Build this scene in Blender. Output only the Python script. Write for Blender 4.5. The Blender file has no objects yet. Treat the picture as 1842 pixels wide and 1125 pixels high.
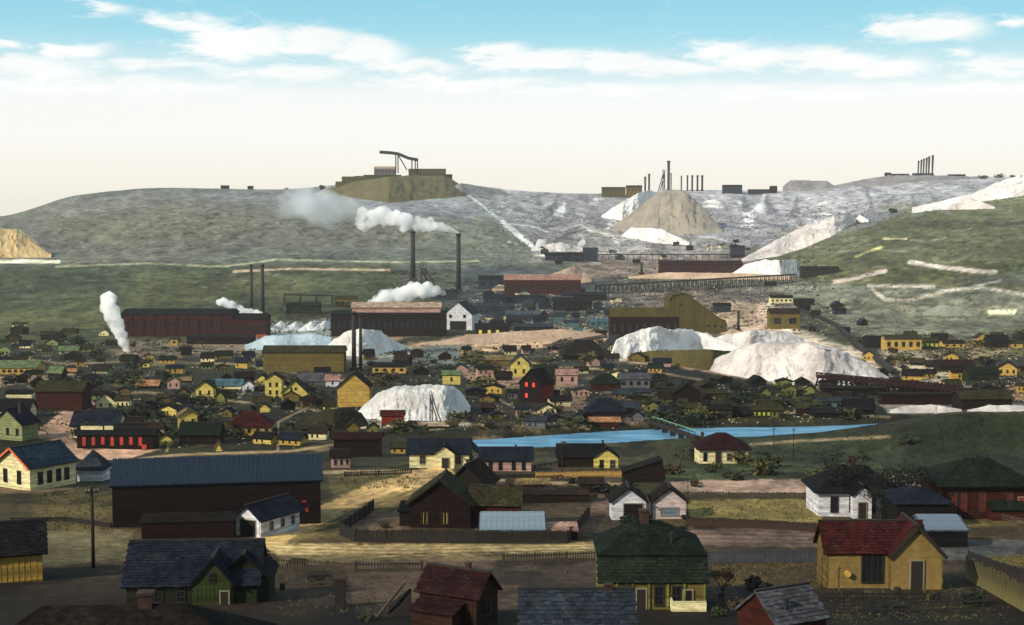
import bpy, bmesh, math, random
import numpy as np
from mathutils import Vector, Matrix, noise as mnoise
random.seed(7)
S = bpy.context.scene
COL = S.collection
# ---------------------------------------------------------------- camera
F, CX, CY, HORIZ = 2600.0, 921.0, 562.5, 380.0      # focal length and horizon in photo pixels (1842 wide)
CAMZ = 70.0
PITCH = math.atan((CY - HORIZ) / F)
cam = bpy.data.cameras.new('camera')
cam.sensor_width = 36.0
cam.lens = 36.0 * F / 1842.0
cam.clip_start, cam.clip_end = 1.0, 30000.0
co = bpy.data.objects.new('camera', cam)
co.location = (0, 0, CAMZ)
co.rotation_euler = (math.pi / 2 - PITCH, 0, 0)
COL.objects.link(co)
S.camera = co
# ---------------------------------------------------------------- light and exposure
SUN_EL, SUN_AZ = math.radians(29), math.radians(233)   # azimuth clockwise from north (+Y): behind the camera, to its left
S.cycles.volume_bounces = 16
S.cycles.max_bounces = 16
S.view_settings.view_transform = 'Standard'
S.view_settings.look = 'None'
S.view_settings.exposure = 0.16
S.view_settings.gamma = 1.0
S.view_settings.use_curve_mapping = False
sd = Vector((math.sin(SUN_AZ) * math.cos(SUN_EL), math.cos(SUN_AZ) * math.cos(SUN_EL), math.sin(SUN_EL)))
sl = bpy.data.lights.new('sun', 'SUN')
sl.energy = 5.0
sl.angle = math.radians(0.6)
sl.color = (1.0, 0.91, 0.75)
so = bpy.data.objects.new('sun', sl)
so.rotation_euler = sd.to_track_quat('Z', 'Y').to_euler()
so.location = (-300, -300, 400)
COL.objects.link(so)

def srgb(r, g, b):
    f = lambda c: (c / 255 / 12.92) if c / 255 <= 0.04045 else ((c / 255 + 0.055) / 1.055) ** 2.4
    return (f(r), f(g), f(b))

class NT:
    """small helper for node trees"""
    def __init__(s, nt):
        s.t = nt; s.n = nt.nodes; s.l = nt.links
    def node(s, typ, **kw):
        n = s.n.new(typ)
        for k, v in kw.items(): setattr(n, k, v)
        return n
    def put(s, sock, v):
        if isinstance(v, bpy.types.NodeSocket): s.l.new(v, sock)
        elif v is not None:
            if sock.type == 'RGBA' and len(v) == 3: v = (*v, 1)
            sock.default_value = v
    def m(s, op, a, b=None, c=None, clamp=False):
        n = s.node('ShaderNodeMath', operation=op, use_clamp=clamp)
        s.put(n.inputs[0], a); s.put(n.inputs[1], b)
        if c is not None: s.put(n.inputs[2], c)
        return n.outputs[0]
    def mix(s, f, a, b, mode='MIX'):
        n = s.node('ShaderNodeMix', data_type='RGBA', blend_type=mode)
        s.put(n.inputs[0], f); s.put(n.inputs[6], a); s.put(n.inputs[7], b)
        return n.outputs[2]
    def rng(s, v, a, b, c=0.0, d=1.0, smooth=False):
        n = s.node('ShaderNodeMapRange', interpolation_type='SMOOTHSTEP' if smooth else 'LINEAR')
        s.put(n.inputs[0], v)
        for i, x in enumerate((a, b, c, d)): s.put(n.inputs[i + 1], x)
        return n.outputs[0]
    def noise(s, vec, scale, detail=3.0, rough=0.5, dist=0.0):
        n = s.node('ShaderNodeTexNoise')
        s.put(n.inputs['Vector'], vec); s.put(n.inputs['Scale'], scale)
        s.put(n.inputs['Detail'], detail); s.put(n.inputs['Roughness'], rough); s.put(n.inputs['Distortion'], dist)
        return n.outputs[0]
    def mapv(s, vec, scale=(1, 1, 1), loc=(0, 0, 0), rot=(0, 0, 0)):
        n = s.node('ShaderNodeMapping')
        s.put(n.inputs[0], vec); s.put(n.inputs[1], loc); s.put(n.inputs[2], rot); s.put(n.inputs[3], scale)
        return n.outputs[0]
    def ramp(s, f, stops, interp='LINEAR'):
        n = s.node('ShaderNodeValToRGB')
        cr = n.color_ramp; cr.interpolation = interp
        while len(cr.elements) < len(stops): cr.elements.new(0.5)
        for e, (p, c) in zip(cr.elements, stops):
            e.position = p; e.color = (*c, 1)
        s.put(n.inputs[0], f)
        return n.outputs[0]

# ---------------------------------------------------------------- sky
W = bpy.data.worlds.new('World'); S.world = W; W.use_nodes = True
w = NT(W.node_tree); w.n.clear()
wout = w.node('ShaderNodeOutputWorld'); wbg = w.node('ShaderNodeBackground')
w.l.new(wbg.outputs[0], wout.inputs[0])
nish = w.node('ShaderNodeTexSky', sky_type='NISHITA', sun_disc=False)
nish.sun_elevation = SUN_EL; nish.sun_rotation = SUN_AZ; nish.air_density = 1.0; nish.dust_density = 1.5
tc = w.node('ShaderNodeTexCoord'); sep = w.node('ShaderNodeSeparateXYZ')
w.l.new(tc.outputs['Generated'], sep.inputs[0])
dx, dy, dz = sep.outputs
hl = w.m('SQRT', w.m('ADD', w.m('MULTIPLY', dx, dx), w.m('MULTIPLY', dy, dy)))
el = w.m('ARCTAN2', dz, hl)                       # elevation, radians
az = w.m('ARCTAN2', dx, dy)                       # bearing from +Y, radians
eln = w.m('DIVIDE', el, 1.5708, clamp=True)
E = lambda row: math.atan((HORIZ - row) / F) / 1.5708
grad = w.ramp(eln, [(0.0, srgb(252, 240, 220)), (E(325), srgb(252, 246, 232)), (E(255), srgb(254, 253, 249)), (E(175), srgb(250, 252, 250)),
                    (E(140), srgb(214, 238, 243)), (E(70), srgb(160, 219, 236)), (E(0), srgb(142, 209, 232)),
                    (0.2, srgb(126, 184, 208)), (1.0, srgb(88, 134, 172))])
base = w.mix(0.9, w.mix(1.0, nish.outputs[0], (0.1, 0.1, 0.1), 'MULTIPLY'), grad)
# clouds: soft billows in bearing / elevation, broken up by noise
cv = w.node('ShaderNodeCombineXYZ'); w.put(cv.inputs[0], az); w.put(cv.inputs[1], w.m('MULTIPLY', el, 3.6)); w.put(cv.inputs[2], w.m('MULTIPLY', hl, 0.3))
n1 = w.noise(cv.outputs[0], 14, 8, 0.6, 0.6)
n2 = w.noise(cv.outputs[0], 42, 8, 0.66, 0.5)
n3 = w.noise(cv.outputs[0], 5, 4, 0.5)
elw = w.m('ADD', el, w.m('MULTIPLY', w.m('SUBTRACT', n1, 0.5), 0.022))
azw = w.m('ADD', az, w.m('MULTIPLY', w.m('SUBTRACT', n2, 0.5), 0.05))
CL = [(200, 38, 45, 13, .75), (22, 104, 26, 9, 1), (140, 105, 60, 16, .9), (60, 140, 110, 20, .85), (345, 55, 75, 14, .9), (430, 82, 95, 30, 1.2), (560, 85, 90, 24, 1.0),
      (660, 100, 70, 22, 1.0), (330, 130, 150, 12, .7), (520, 140, 120, 14, .9), (730, 122, 90, 14, .9), (890, 98, 55, 18, 1.1), (960, 112, 110, 15, 1), (1110, 116, 60, 16, 1.0), (1290, 92, 70, 16, .8),
      (1200, 130, 110, 15, 1.0), (1360, 112, 90, 20, 1.05), (1480, 120, 100, 18, 1.1), (1590, 130, 70, 16, 1.0), (1660, 70, 85, 22, 1.25), (1810, 60, 28, 9, .9), (1725, 118, 22, 10, .7), (1790, 135, 90, 14, .75),
      (820, 150, 160, 12, .9), (1080, 165, 200, 10, .8), (1720, 172, 200, 12, .7), (200, 165, 260, 16, .7), (1420, 172, 220, 10, .7)]
acc = None
for (px, row, rx, ry, a) in CL:
    a0 = math.atan((px - CX) / F); e0 = math.atan((HORIZ - row) / F)
    u = w.m('MULTIPLY', w.m('SUBTRACT', azw, a0), F / rx)
    v = w.m('MULTIPLY', w.m('SUBTRACT', elw, e0), F / ry)
    q = w.m('MULTIPLY_ADD', u, u, w.m('MULTIPLY', v, v))
    g = w.m('MULTIPLY', w.m('EXPONENT', w.m('MULTIPLY', q, -0.8)), a)
    acc = g if acc is None else w.m('MAXIMUM', acc, g)
# the same kind of broken cloud everywhere else round the sky, above the frame and out of view
high = w.m('MULTIPLY', w.rng(el, 0.16, 0.3, 0, 1), w.rng(n3, 0.52, 0.72, 0, 0.9))
side = w.m('MULTIPLY', w.rng(w.m('ABSOLUTE', az), 0.42, 0.6, 0, 1), w.rng(n3, 0.45, 0.6, 0, 0.9))
side = w.m('MULTIPLY', side, w.rng(el, 0.05, 0.1, 0, 1))
acc = w.m('MAXIMUM', acc, w.m('MAXIMUM', high, side))
fld = w.m('ADD', acc, w.m('MULTIPLY', w.m('SUBTRACT', n2, 0.5), 1.35))
cm = w.rng(fld, 0.1, 0.85, 0, 1, True)
ccol = w.mix(w.rng(n1, 0.35, 0.65), srgb(244, 247, 246), srgb(255, 255, 252))
sky = w.mix(w.m('MULTIPLY', cm, 0.95), base, ccol)
# ground half of the world: dull earth
sky = w.mix(w.rng(dz, -0.02, -0.002), srgb(90, 85, 75), sky)
w.put(wbg.inputs[0], sky)
wbg.inputs[1].default_value = 0.95
# ---------------------------------------------------------------- noise and projection helpers
_rs = np.random.RandomState(3)
_tab = _rs.rand(256, 256)
def vnoise(x, y):
    xi = np.floor(x).astype(int); yi = np.floor(y).astype(int)
    fx = x - xi; fy = y - yi
    fx = fx * fx * (3 - 2 * fx); fy = fy * fy * (3 - 2 * fy)
    a = _tab[xi & 255, yi & 255]; b = _tab[(xi + 1) & 255, yi & 255]
    c = _tab[xi & 255, (yi + 1) & 255]; d = _tab[(xi + 1) & 255, (yi + 1) & 255]
    return (a + (b - a) * fx) * (1 - fy) + (c + (d - c) * fx) * fy
def fbm(x, y, oct=4, gain=0.5):
    x = np.asarray(x, float); y = np.asarray(y, float)
    s = 0; a = 1; t = 0
    for i in range(oct):
        s = s + a * vnoise(x * 2 ** i + 17.3 * i, y * 2 ** i + 5.1 * i); t += a; a *= gain
    return s / t - 0.5
cp, sp = math.cos(PITCH), math.sin(PITCH)
def zrel(row, Y):                                    # height under the camera for a point seen at that row, Y metres ahead
    t = (CY - row) / F
    return Y * (t * cp - sp) / (cp + t * sp)
def proj(X, Y, Z):
    zr = Z - CAMZ
    dep = Y * cp - zr * sp
    v = Y * sp + zr * cp
    dep = np.maximum(dep, 0.1)
    return CX + F * X / dep, CY - F * v / dep
# ---------------------------------------------------------------- terrain heights: rows of the valley profile, by distance and bearing
CN = np.array([-600, -250, 0, 150, 300, 500, 650, 800, 950, 1100, 1250, 1400, 1550, 1700, 1842, 2100, 2450], float)
nC = len(CN)
def R_(*v): return list(v)
prof = []
for Y, z in [(-400, 40), (-60, 12), (-10, -3.0), (8, -4.5), (25, -12), (60, -23.5), (100, -28.8), (124, -32), (160, -35.4), (200, -38.5), (240, -43), (270, -46.5), (290, -49), (350, -50.0), (375, -51.5), (420, -54), (500, -59.5), (585, -64), (670, -67), (750, -69), (900, -70)]:
    prof.append((Y, [z] * nC))
def rowz(Y, rows): prof.append((Y, [zrel(r, Y) for r in rows]))
rowz(1000, [554] * 9 + [555, 554, 553, 545, 536, 528, 520, 515])
rowz(1100, [531] * 9 + [535, 532, 528, 512, 498, 486, 475, 470])
rowz(1300, [476, 476, 476, 475, 474, 474, 474, 476, 484, 490, 486, 472, 438, 424, 410, 395, 390])
rowz(1480, [450, 450, 445, 442, 438, 436, 438, 445, 455, 465, 460, 448, 400, 385, 372, 360, 355])
rowz(1620, [435, 425, 418, 402, 395, 392, 394, 405, 420, 435, 425, 420, 397, 374, 350, 340, 335])
rowz(1780, [425, 412, 408, 382, 370, 370, 370, 380, 398, 412, 402, 400, 384, 366, 352, 345, 340])
rowz(2000, [422, 405, 398, 362, 350, 354, 352, 350, 372, 380, 372, 368, 354, 342, 334, 325, 320])
rowz(2200, [420, 400, 390, 350, 338, 341, 331, 331, 345, 350, 343, 343, 331, 322, 317, 310, 308])
rowz(2450, [422, 405, 396, 362, 352, 352, 345, 345, 355, 360, 355, 352, 342, 334, 330, 325, 322])
rowz(3200, [405] * nC)
rowz(6000, [396] * nC)
rowz(12000, [389] * nC)
PY = np.array([p[0] for p in prof], float); PZ = np.array([p[1] for p in prof], float)
def catmull(xk, yk, x):                               # smooth interpolation along axis 0 (monotone-ish tangents)
    h = np.diff(xk); sl_ = np.diff(yk, axis=0) / h[:, None]
    mt = np.zeros_like(yk); mt[0] = sl_[0]; mt[-1] = sl_[-1]
    a, b = sl_[:-1], sl_[1:]
    hm = np.where(a * b > 0, 2 * a * b / np.where(np.abs(a + b) < 1e-9, 1, a + b), 0)
    mt[1:-1] = hm
    i = np.clip(np.searchsorted(xk, x) - 1, 0, len(xk) - 2)
    t = ((x - xk[i]) / h[i])[:, None]; hh = h[i][:, None]
    return ((2 * t**3 - 3 * t**2 + 1) * yk[i] + (t**3 - 2 * t**2 + t) * hh * mt[i] + (-2 * t**3 + 3 * t**2) * yk[i + 1] + (t**3 - t**2) * hh * mt[i + 1])
# even in log-like parameter of distance
sY = np.concatenate([np.linspace(-400, 0, 60, endpoint=False), np.linspace(0, 400, 400, endpoint=False), np.linspace(400, 1300, 360, endpoint=False), np.linspace(1300, 2600, 300, endpoint=False), np.linspace(2600, 12000, 60)])
g1 = catmull(PY, PZ, sY)
cK = np.linspace(-600, 2450, 611)
G2 = catmull(CN, g1.T.copy(), cK).T.copy()           # [Y, col]
def mound(px, row, X, Y, x0, y0, rx, ry, h):
    q = ((X - x0) / rx) ** 2 + ((Y - y0) / ry) ** 2
    return h * np.exp(-q * 1.4)
RIV_Z = CAMZ - 50.6
def onplane(px, row, z):                              # point of the horizontal plane at height z seen at that pixel
    t = (CY - row) / F; kx = (px - CX) / F
    dyy = cp + t * sp; dzz = t * cp - sp
    Yv = (z - CAMZ) / dzz * dyy
    dep = Yv * cp - (z - CAMZ) * sp
    return kx * dep, Yv
def pip(px, py, poly):
    poly = np.asarray(poly, float); inside = np.zeros(px.shape, bool)
    x0, y0 = poly[:, 0], poly[:, 1]; x1, y1 = np.roll(x0, -1), np.roll(y0, -1)
    for a, b, c, d in zip(x0, y0, x1, y1):
        if b == d: continue
        k = ((b > py) != (d > py)) & (px < (c - a) * (py - b) / (d - b) + a)
        inside ^= k
    return inside
def pdist(px, py, line):                              # distance to a polyline
    best = np.full(np.shape(px), 1e9)
    for (a, b), (c, d) in zip(line[:-1], line[1:]):
        vx, vy = c - a, d - b; L = vx * vx + vy * vy + 1e-9
        t = np.clip(((px - a) * vx + (py - b) * vy) / L, 0, 1)
        best = np.minimum(best, np.hypot(px - a - t * vx, py - b - t * vy))
    return best
RIVC = [onplane(p, r, RIV_Z) for p, r in [(820, 805), (900, 803), (1000, 796), (1110, 788), (1220, 783), (1350, 781), (1480, 779), (1600, 774), (1720, 768), (1850, 763), (2100, 760)]]
RIVW = 7.0
def T(X, Y):
    X = np.asarray(X, float); Y = np.asarray(Y, float)
    dep = np.where(Y > 5, Y * cp + 0.06 * Y * sp, 5.0)
    colx = np.clip(CX + F * X / np.maximum(dep, 40), -600, 2450)
    yi = np.interp(Y, sY, np.arange(len(sY))); i = np.clip(yi.astype(int), 0, len(sY) - 2); fy = yi - i
    ci = (colx + 600) / 5.0; j = np.clip(ci.astype(int), 0, len(cK) - 2); fc = ci - j
    z = (G2[i, j] * (1 - fc) + G2[i, j + 1] * fc) * (1 - fy) + (G2[i + 1, j] * (1 - fc) + G2[i + 1, j + 1] * fc) * fy
    far = np.clip((Y - 1150) / 500, 0, 1)
    rn = fbm(X / 190 + 3, Y / 260, 5, 0.55)
    gul = np.abs(fbm(X / 60, Y / 400 + 9, 3, 0.5))
    lh = np.interp(X / np.maximum(Y, 1), [-.2, -.02, .04], [.28, .4, .8])
    z = z + far * lh * (rn * 16 * np.clip((2700 - Y) / 300, 0.15, 1) * np.where((Y > 2050) & (Y < 2350), 0.55, 1) - gul * 8) 
    z = z + fbm(X / 22, Y / 22, 3) * np.clip((Y - 60) / 300, 0, 1) * 1.4 * np.clip((1400 - Y) / 200, 0.5, 1)
    # grassy bank on the near side of the river
    bx, by = onplane(1790, 800, CAMZ - 47)
    z = z + mound(0, 0, X, Y, bx + 6, 303, 30, 26, 7.6) + mound(0, 0, X, Y, bx + 50, 305, 40, 30, 4)
    d = pdist(X, Y, RIVC) if X.ndim else pdist(np.array([X]), np.array([Y]), RIVC)[0]
    k = np.clip(1 - (d - RIVW) / 5.0, 0, 1)
    near = (Y > 150) & (Y < 600)
    zr = (RIV_Z - CAMZ) - 1.3
    z = np.where(near, z * (1 - k) + np.minimum(z, zr) * k, z)
    return z + CAMZ
_ys = np.concatenate([np.arange(20, 500, 1.0), np.arange(500, 1300, 3.0), np.arange(1300, 3000, 6.0)])
def ray(px, row):
    t = (CY - row) / F; kx = (px - CX) / F
    return kx, cp + t * sp, t * cp - sp               # X, Y, Z of direction
def G(px, row, dmin=20):
    kx, ky, kz = ray(px, row)
    ys = _ys[_ys >= dmin]
    X = ys * kx / ky; zr = CAMZ + ys * kz / ky
    d = zr - T(X, ys)
    k = np.argmax(d <= 0)
    if d[k] > 0: k = len(ys) - 1
    if k > 0:
        f = d[k - 1] / (d[k - 1] - d[k] + 1e-9); y = ys[k - 1] + f * (ys[k] - ys[k - 1])
    else: y = ys[0]
    x = y * kx / ky
    return Vector((x, y, float(T(np.array([x]), np.array([y]))[0])))
def at(px, row, Y):                                   # point Y metres ahead seen at that pixel
    kx, ky, kz = ray(px, row)
    return Vector((Y * kx / ky, Y, CAMZ + Y * kz / ky))
# ---------------------------------------------------------------- ground colours of soil, grass and tailings, with near dimness and far haze
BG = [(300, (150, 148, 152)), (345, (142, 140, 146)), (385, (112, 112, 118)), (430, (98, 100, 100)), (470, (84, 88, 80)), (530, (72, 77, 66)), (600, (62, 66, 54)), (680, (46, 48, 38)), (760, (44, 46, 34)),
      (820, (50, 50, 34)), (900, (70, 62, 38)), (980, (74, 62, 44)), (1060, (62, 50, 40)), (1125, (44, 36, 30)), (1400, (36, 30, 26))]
Z_ = []     # (polygon, colour, feather px, class)
def zone(poly, c, fe=6, cls=0, a=1.0): Z_.append(('p', poly, c, fe, cls, a))
def path(line, wd, c, cls=0, a=1.0, fe=2): Z_.append(('l', line, c, wd, cls, a, fe))
zone([(-400, 440), (-400, 330), (420, 330), (600, 345), (700, 400), (850, 440), (850, 470)], (86, 88, 84), 14)
zone([(90, 392), (330, 370), (470, 400), (380, 440), (120, 440)], (92, 96, 66), 22, 0, .8)
zone([(60, 372), (300, 340), (560, 342), (560, 362), (300, 368), (120, 392)], (122, 122, 126), 12, 0, .7)
zone([(400, 450), (860, 440), (860, 470), (400, 474)], (80, 98, 96), 12, 0, .6)
zone([(820, 340), (1000, 350), (960, 440), (860, 400)], (118, 120, 116), 20, 0, .8)
zone([(700, 395), (880, 395), (960, 450), (850, 470), (720, 440)], (98, 102, 84), 20, 0, .8)
zone([(950, 355), (1550, 345), (1560, 380), (1300, 460), (1000, 440)], (112, 110, 118), 20)
zone([(1150, 350), (1850, 320), (1850, 345), (1650, 370), (1500, 385), (1150, 372)], (142, 142, 148), 14, 0, .8)  # milky tone of the far ridge: grey tailings with haze painted in
zone([(960, 405), (1130, 400), (1340, 440), (1320, 470), (960, 470)], (120, 114, 108), 16)
zone([(-400, 478), (720, 478), (720, 560), (620, 600), (200, 620), (-400, 620)], (62, 70, 46), 12)
zone([(0, 478), (480, 478), (420, 520), (0, 560)], (58, 66, 50), 20, 0, .7)
zone([(240, 495), (560, 495), (560, 540), (240, 545)], (78, 84, 52), 16, 0, .8)
zone([(-200, 556), (230, 560), (230, 600), (-200, 610)], (80, 88, 56), 12, 0, .8)
path([(-60, 470), (105, 471)], 7, (214, 212, 186))
path([(100, 480), (270, 474), (400, 480), (500, 467), (700, 472), (860, 470)], 3, (150, 150, 118))
path([(420, 489), (520, 484), (700, 486)], 4, (190, 164, 138))
zone([(-30, 408), (30, 412), (60, 432), (88, 458), (-30, 462)], (205, 178, 132), 4)
zone([(840, 480), (1110, 490), (1110, 600), (850, 605), (800, 540)], (62, 70, 76), 10)
zone([(1040, 462), (1440, 462), (1440, 500), (1040, 500)], (130, 112, 102), 10)
zone([(1100, 515), (1480, 512), (1420, 590), (1230, 560), (1100, 550)], (96, 90, 88), 12)
zone([(230, 612), (480, 612), (640, 575), (760, 600), (640, 640), (200, 640)], (128, 116, 104), 8)
zone([(440, 585), (600, 575), (600, 628), (440, 632)], (140, 156, 166), 8)
zone([(690, 625), (830, 605), (880, 596), (1010, 590), (1110, 600), (1095, 616), (960, 628), (860, 634)], (196, 168, 140), 6)
zone([(650, 630), (850, 620), (850, 655), (640, 655)], (92, 104, 112), 8)
zone([(1290, 545), (1390, 545), (1420, 600), (1280, 590)], (172, 152, 136), 8)
zone([(1400, 515), (1560, 505), (1842, 530), (2100, 520), (2100, 600), (1560, 610), (1440, 560)], (106, 112, 102), 12)
zone([(1340, 462), (1520, 420), (1620, 385), (1842, 345), (2200, 330), (2200, 500), (1860, 480), (1600, 520), (1440, 500)], (80, 82, 54), 8)
zone([(1560, 372), (1842, 350), (1842, 372), (1640, 392)], (96, 100, 62), 10, 0, .7)
zone([(1440, 500), (1640, 478), (1842, 470), (1842, 492), (1600, 510)], (70, 76, 44), 8)
zone([(1600, 548), (1730, 540), (1740, 560), (1640, 572)], (146, 150, 134), 9, 0, .6)
zone([(1775, 558), (1830, 556), (1826, 566), (1780, 568)], (200, 204, 180), 3)
path([(1500, 508), (1545, 498), (1592, 488)], 7, (200, 184, 176), 1)
path([(1636, 472), (1690, 480), (1740, 486), (1790, 490)], 8, (190, 178, 172), 1)
path([(1842, 530), (1770, 518), (1700, 524), (1640, 540), (1592, 540), (1562, 514), (1680, 516)], 6, (186, 182, 172), 1)
path([(1740, 518), (1800, 505)], 3, (150, 160, 160), 1)
path([(1540, 462), (1555, 455), (1585, 445)], 5, (170, 165, 100))
path([(1590, 430), (1630, 430)], 4, (180, 172, 120))
path([(834, 345), (870, 372), (905, 400), (935, 425)], 3.5, (186, 196, 196), 1)
path([(905, 400), (935, 425), (962, 447)], 9, (220, 216, 208), 1)
path([(660, 362), (740, 358), (830, 360)], 2.5, (130, 150, 140))
path([(1036, 383), (1052, 388), (1044, 404), (1060, 414), (1100, 424), (1112, 440)], 4.5, (206, 198, 184), 1)
path([(905, 402), (960, 408), (985, 418)], 2.5, (196, 196, 190))
zone([(1560, 618), (1700, 608), (1842, 625), (1842, 640), (1700, 650), (1650, 640)], (110, 104, 66), 6)
zone([(1580, 628), (1660, 628), (1740, 695), (1640, 690), (1590, 660)], (150, 142, 128), 6)
zone([(1760, 622), (1820, 626), (1780, 650), (1740, 645)], (160, 146, 112), 5)
zone([(1660, 668), (1740, 694), (1842, 695), (1842, 720), (1700, 700)], (166, 130, 104), 5)
zone([(-200, 690), (60, 672), (138, 664), (135, 674), (80, 684), (-200, 735)], (140, 118, 104), 5, 1)
zone([(152, 708), (172, 728), (138, 760), (130, 790), (150, 808), (290, 808), (200, 835), (120, 822), (100, 795), (62, 788), (66, 776), (110, 742)], (160, 128, 116), 3, 1)
zone([(820, 668), (935, 660), (940, 700), (850, 690)], (146, 120, 104), 7)
zone([(1000, 690), (1050, 690), (1055, 770), (1010, 770), (990, 720)], (128, 106, 90), 7)
zone([(1120, 705), (1165, 700), (1165, 768), (1125, 765)], (132, 110, 94), 7)
zone([(850, 740), (1000, 740), (1010, 775), (860, 782)], (70, 62, 44), 8)
zone([(1580, 728), (1842, 724), (1842, 745), (1600, 745)], (166, 158, 148), 5)
zone([(1200, 725), (1480, 730), (1480, 760), (1200, 758)], (56, 54, 30), 6)
zone([(1600, 775), (1700, 740), (2100, 735), (2100, 860), (1560, 862), (1490, 830), (1560, 796)], (44, 52, 34), 26)
zone([(1180, 790), (1620, 782), (1620, 855), (1200, 868), (1190, 835)], (62, 74, 50), 16)
path([(1350, 800), (1450, 793), (1600, 786)], 5, (176, 158, 130))
zone([(960, 800), (1250, 800), (1250, 840), (960, 845)], (62, 60, 42), 6)
zone([(1195, 866), (1480, 860), (1660, 850), (1842, 860), (1842, 874), (1480, 888), (1230, 888)], (132, 112, 106), 4, 1)
zone([(1230, 900), (1480, 895), (1480, 942), (1240, 930)], (136, 124, 70), 4)
zone([(1240, 950), (1485, 952), (1485, 985), (1240, 982)], (118, 96, 94), 4)
zone([(590, 862), (700, 852), (830, 850), (780, 880), (735, 905), (640, 945), (608, 962), (520, 982), (478, 980), (470, 965), (540, 930), (600, 905)], (100, 88, 54), 6, 0)
path([(470, 978), (520, 956), (580, 926), (650, 892), (740, 862), (800, 850)], 30, (150, 126, 86), 1, 1.0, 8)
zone([(590, 856), (830, 850), (740, 880), (600, 892)], (92, 84, 52), 5)
zone([(470, 975), (700, 980), (1080, 974), (1080, 988), (700, 1004), (500, 1002)], (140, 124, 88), 6, 1)
zone([(500, 998), (1080, 990), (1080, 1005), (500, 1018)], (118, 104, 74), 4)
zone([(620, 1010), (960, 1010), (940, 1100), (640, 1110)], (92, 76, 68), 6)
zone([(960, 1005), (1080, 1005), (1080, 1060), (950, 1070)], (80, 66, 60), 5)
zone([(60, 880), (210, 880), (210, 960), (60, 1000)], (92, 82, 46), 9)
zone([(75, 955), (240, 955), (235, 1010), (75, 1020)], (72, 68, 50), 6, 1)
zone([(640, 918), (735, 918), (740, 955), (620, 960)], (104, 86, 70), 4)
zone([(1280, 1015), (1485, 1010), (1485, 1060), (1290, 1050)], (98, 82, 48), 5)
zone([(1485, 1050), (1740, 1050), (1740, 1074), (1485, 1076)], (72, 66, 50), 5)
zone([(1500, 1078), (1770, 1078), (1800, 1150), (1500, 1150)], (62, 56, 36), 5)
zone([(1690, 972), (1900, 970), (1900, 1008), (1690, 1008)], (66, 70, 78), 4, 1)
zone([(1780, 1000), (1842, 1000), (1842, 1030), (1790, 1022)], (98, 88, 54), 4)
zone([(1700, 930), (1842, 915), (1842, 945), (1720, 950)], (104, 96, 56), 4)
zone([(0, 870), (130, 872), (130, 885), (0, 890)], (96, 82, 66), 4)
zone([(900, 845), (1120, 845), (1120, 930), (1080, 965), (900, 900)], (68, 58, 44), 6)
zone([(1085, 880), (1100, 880), (1100, 925), (1060, 965), (1020, 965)], (96, 78, 72), 5)
rz_ = random.Random(21)
zone([(1240, 655), (1300, 615), (1350, 592), (1460, 596), (1570, 640), (1610, 680), (1500, 702), (1350, 692)], (206, 198, 190), 9)
zone([(1090, 610), (1110, 600), (1340, 600), (1350, 625), (1300, 640), (1180, 645), (1095, 656)], (190, 180, 168), 8)
zone([(1095, 648), (1200, 645), (1300, 668), (1340, 684), (1240, 668)], (186, 156, 144), 4)
zone([(1100, 662), (1200, 656), (1300, 676), (1420, 698), (1500, 704), (1500, 716), (1200, 690)], (36, 36, 32), 6)
zone([(1370, 545), (1400, 548), (1440, 600), (1400, 612), (1330, 600)], (196, 172, 160), 6)
zone([(625, 760), (660, 750), (840, 752), (850, 768), (760, 776), (650, 772)], (196, 186, 174), 5)
zone([(570, 640), (600, 628), (740, 624), (745, 640), (640, 650)], (150, 158, 164), 6)
zone([(1585, 628), (1650, 632), (1740, 690), (1690, 694), (1620, 672)], (190, 180, 166), 7)
zone([(-200, 478), (-200, 380), (300, 345), (700, 390), (840, 470), (400, 472)], (98, 96, 82), 20, 0, .6)
zone([(860, 345), (1560, 335), (1842, 322), (1842, 345), (1560, 385), (1300, 462), (960, 462)], (146, 142, 144), 22, 0, .55)  # centre and right hills paled, a hazy look put into their colour
for _ in range(46):                                   # tracks and small spills of waste over the mining ground
    x = rz_.uniform(900, 1500); y = rz_.uniform(360, 462); L = rz_.uniform(12, 60); sl2 = rz_.uniform(-.35, .5)
    path([(x, y), (x + L * .5, y + L * sl2 * .5 + rz_.uniform(-3, 3)), (x + L, y + L * sl2)], rz_.uniform(1.5, 4.5), rz_.choice([(196, 192, 186), (184, 176, 170), (206, 196, 180), (96, 92, 98), (84, 82, 86)]), 0, .75, 2)
for _ in range(26):
    x = rz_.uniform(1440, 1842); y = rz_.uniform(400, 600); L = rz_.uniform(20, 70)
    path([(x, y), (x + L * .5, y + rz_.uniform(-4, 4)), (x + L, y - L * .08)], rz_.uniform(1.5, 4), rz_.choice([(150, 150, 130), (128, 130, 108), (58, 62, 42), (52, 54, 40)]), 0, .6, 3)
for _ in range(36):
    x = rz_.uniform(0, 800); y = rz_.uniform(480, 555); L = rz_.uniform(40, 160)
    path([(x, y), (x + L * .5, y + rz_.uniform(-2, 2)), (x + L, y + rz_.uniform(-2, 2))], rz_.uniform(1.2, 3), rz_.choice([(104, 104, 70), (92, 96, 66), (48, 52, 36), (52, 56, 42)]), 0, .5, 3)
for _ in range(60):                                   # bare pale yards trodden round the houses
    x = rz_.choice([rz_.uniform(140, 620), rz_.uniform(850, 1200), rz_.uniform(0, 600)]); y = rz_.uniform(630, 810); a = rz_.uniform(10, 30) * (y / 700); b = rz_.uniform(2, 5) * (y / 700)
    zone([(x - a, y), (x - a * .4, y - b), (x + a * .7, y - b * .8), (x + a, y + b * .3), (x, y + b)], rz_.choice([(128, 112, 84), (116, 104, 72), (142, 120, 100), (104, 98, 64)]), 3, 0, .75)
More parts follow.
